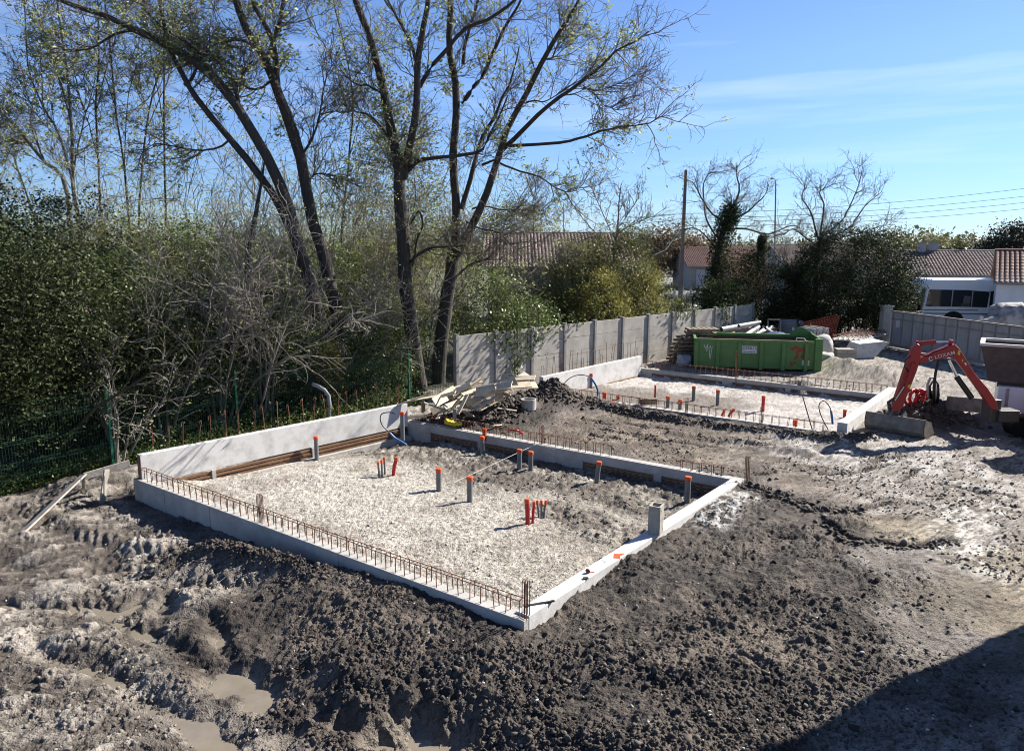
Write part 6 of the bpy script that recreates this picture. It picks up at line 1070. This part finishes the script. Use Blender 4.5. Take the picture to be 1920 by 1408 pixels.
# ---- far tree line
rt = random.Random(4)
FAR = [(1212, 100, 432, 1.6, 'slim far poplar left of the utility pole'), (1250, 86, 425, 2.6, 'brownish far tree just left of the utility pole'), (1300, 88, 440, 2.4, 'brownish far tree just right of the utility pole'), (1668, 105, 428, 4.5, 'round far tree above the big bush'), (1700, 110, 452, 4, 'far low tree above the left end of the tiled roof'), (1735, 110, 443, 4, 'wispy far tree over the chimneys'), (1765, 115, 455, 4, 'yellowish far tree in the gap behind the chimneys'), (1790, 110, 452, 4, 'far tree left of the roof antenna'), (1815, 112, 457, 4, 'far tree behind the roof antenna'), (1845, 108, 454, 4, 'pointed far tree right of the roof antenna'), (1870, 100, 460, 4, 'low far tree near the pine'), (1500, 120, 452, 5, 'far tree seen through the orchard branches'), (1440, 118, 455, 5, 'far tree behind the street lamp'), (1560, 118, 455, 5, 'far tree behind the bare orchard crown'), (1620, 115, 450, 4.5, 'far tree left of the round one'), (1390, 120, 462, 5, 'far tree behind the ivy clad trunk'), (1345, 120, 460, 5, 'far tree between pole and ivy clad trunk'), (1060, 120, 440, 5, 'far tree above the ridge by the thin lamp'), (1930, 110, 452, 5, 'far tree beyond the right edge')]
for k, (px, Y_, pt, r_, ds) in enumerate(FAR): bush('distant_tree', ds, px, Y_, pt, r_, 4500, (M_lfar, M_lol, M_lbr, M_lfar)[k % 4] if k not in (1, 2) else M_lbr, .34, 1.0, 200 + k, 2, 'trees on the horizon', 'tree', 1., M_bark2, .8, .4)
bush('pine_tree', 'dark pine crown at the right edge above the red roof', 1912, 60, 420, 2.0, 9000, M_ldk, .22, 2.6, 240, 2, None, 'tree', 1, M_bark, .5); bush('pine_tree', 'lower dark pine branches left of the pine crown', 1872, 61, 452, 1.6, 4500, M_ldk, .22, 3.2, 241, 2, None, 'tree', 1, M_bark, .4)
fr_ = np.random.default_rng(9); hz_ = []
for k in range(90): a_ = fr_.uniform(-1.0, 1.1); r_ = fr_.uniform(120, 190); hz_.append((math.sin(a_) * r_, math.cos(a_) * r_, fr_.uniform(4, 9), fr_.uniform(3.5, 6.5)))
Cn = np.concatenate([np.array([x_, y_, h_ * .45]) + fr_.standard_normal((700, 3)) * np.array([w_ * .6, w_ * .6, h_ * .25]) for x_, y_, w_, h_ in hz_]); V, Fc = leafv(fr_, Cn, .9, .8, .8); tag(np_mesh('far_woods', V, Fc, M_lfar), kind='stuff')
# weeds and litter along the fence foot, sticks in the mud
rng_ = np.random.default_rng(77); N = 26000; t_ = rng_.uniform(0, 1, N); s_ = np.abs(rng_.normal(0, .55, N)); a_, b_ = np.array([-12.6, 12.2]), np.array([-2.6, 22.3]); d_ = b_ - a_; nn_ = np.array([-d_[1], d_[0]]) / np.hypot(*d_)
x_, y_ = a_[0] + d_[0] * t_ + nn_[0] * (s_ - .1), a_[1] + d_[1] * t_ + nn_[1] * (s_ - .1); h_, _ = height(x_, y_, det=False); V, Fc = leafv(rng_, np.stack([x_, y_, h_ + rng_.exponential(.12, N)], 1), .09, .8, .4); tag(np_mesh('undergrowth', V, Fc, M_livy), kind='stuff')
def sticks(cx, cy, n, L, seed, mm=M_twig2):
    r_ = np.random.default_rng(seed); S = np.stack([r_.normal(cx, .5, n), r_.normal(cy, .4, n), np.zeros(n)], 1); h_, _ = height(S[:, 0], S[:, 1], det=False); S[:, 2] = h_ + .03; Dn = np.stack([r_.normal(0, 1, n), r_.normal(0, 1, n), r_.normal(.1, .1, n)], 1); return tubes(grow(r_, S, Dn, r_.uniform(.5, 1, n) * L, 5, .3, 0), np.full(n, .007), np.full(n, .003), 3)
pr_ = [sticks(*P(380, 1100, -.4)[:2], 7, .4, 1), sticks(*P(1370, 1260)[:2], 5, .35, 2), sticks(*P(1180, 1050)[:2], 4, .3, 3), sticks(*P(1000, 1200, -.2)[:2], 4, .3, 4), sticks(*P(170, 930, -.4)[:2], 8, .5, 5)]
V, Fc = merge(pr_); tag(np_mesh('twig_litter', V, Fc, M_twig2), kind='stuff')
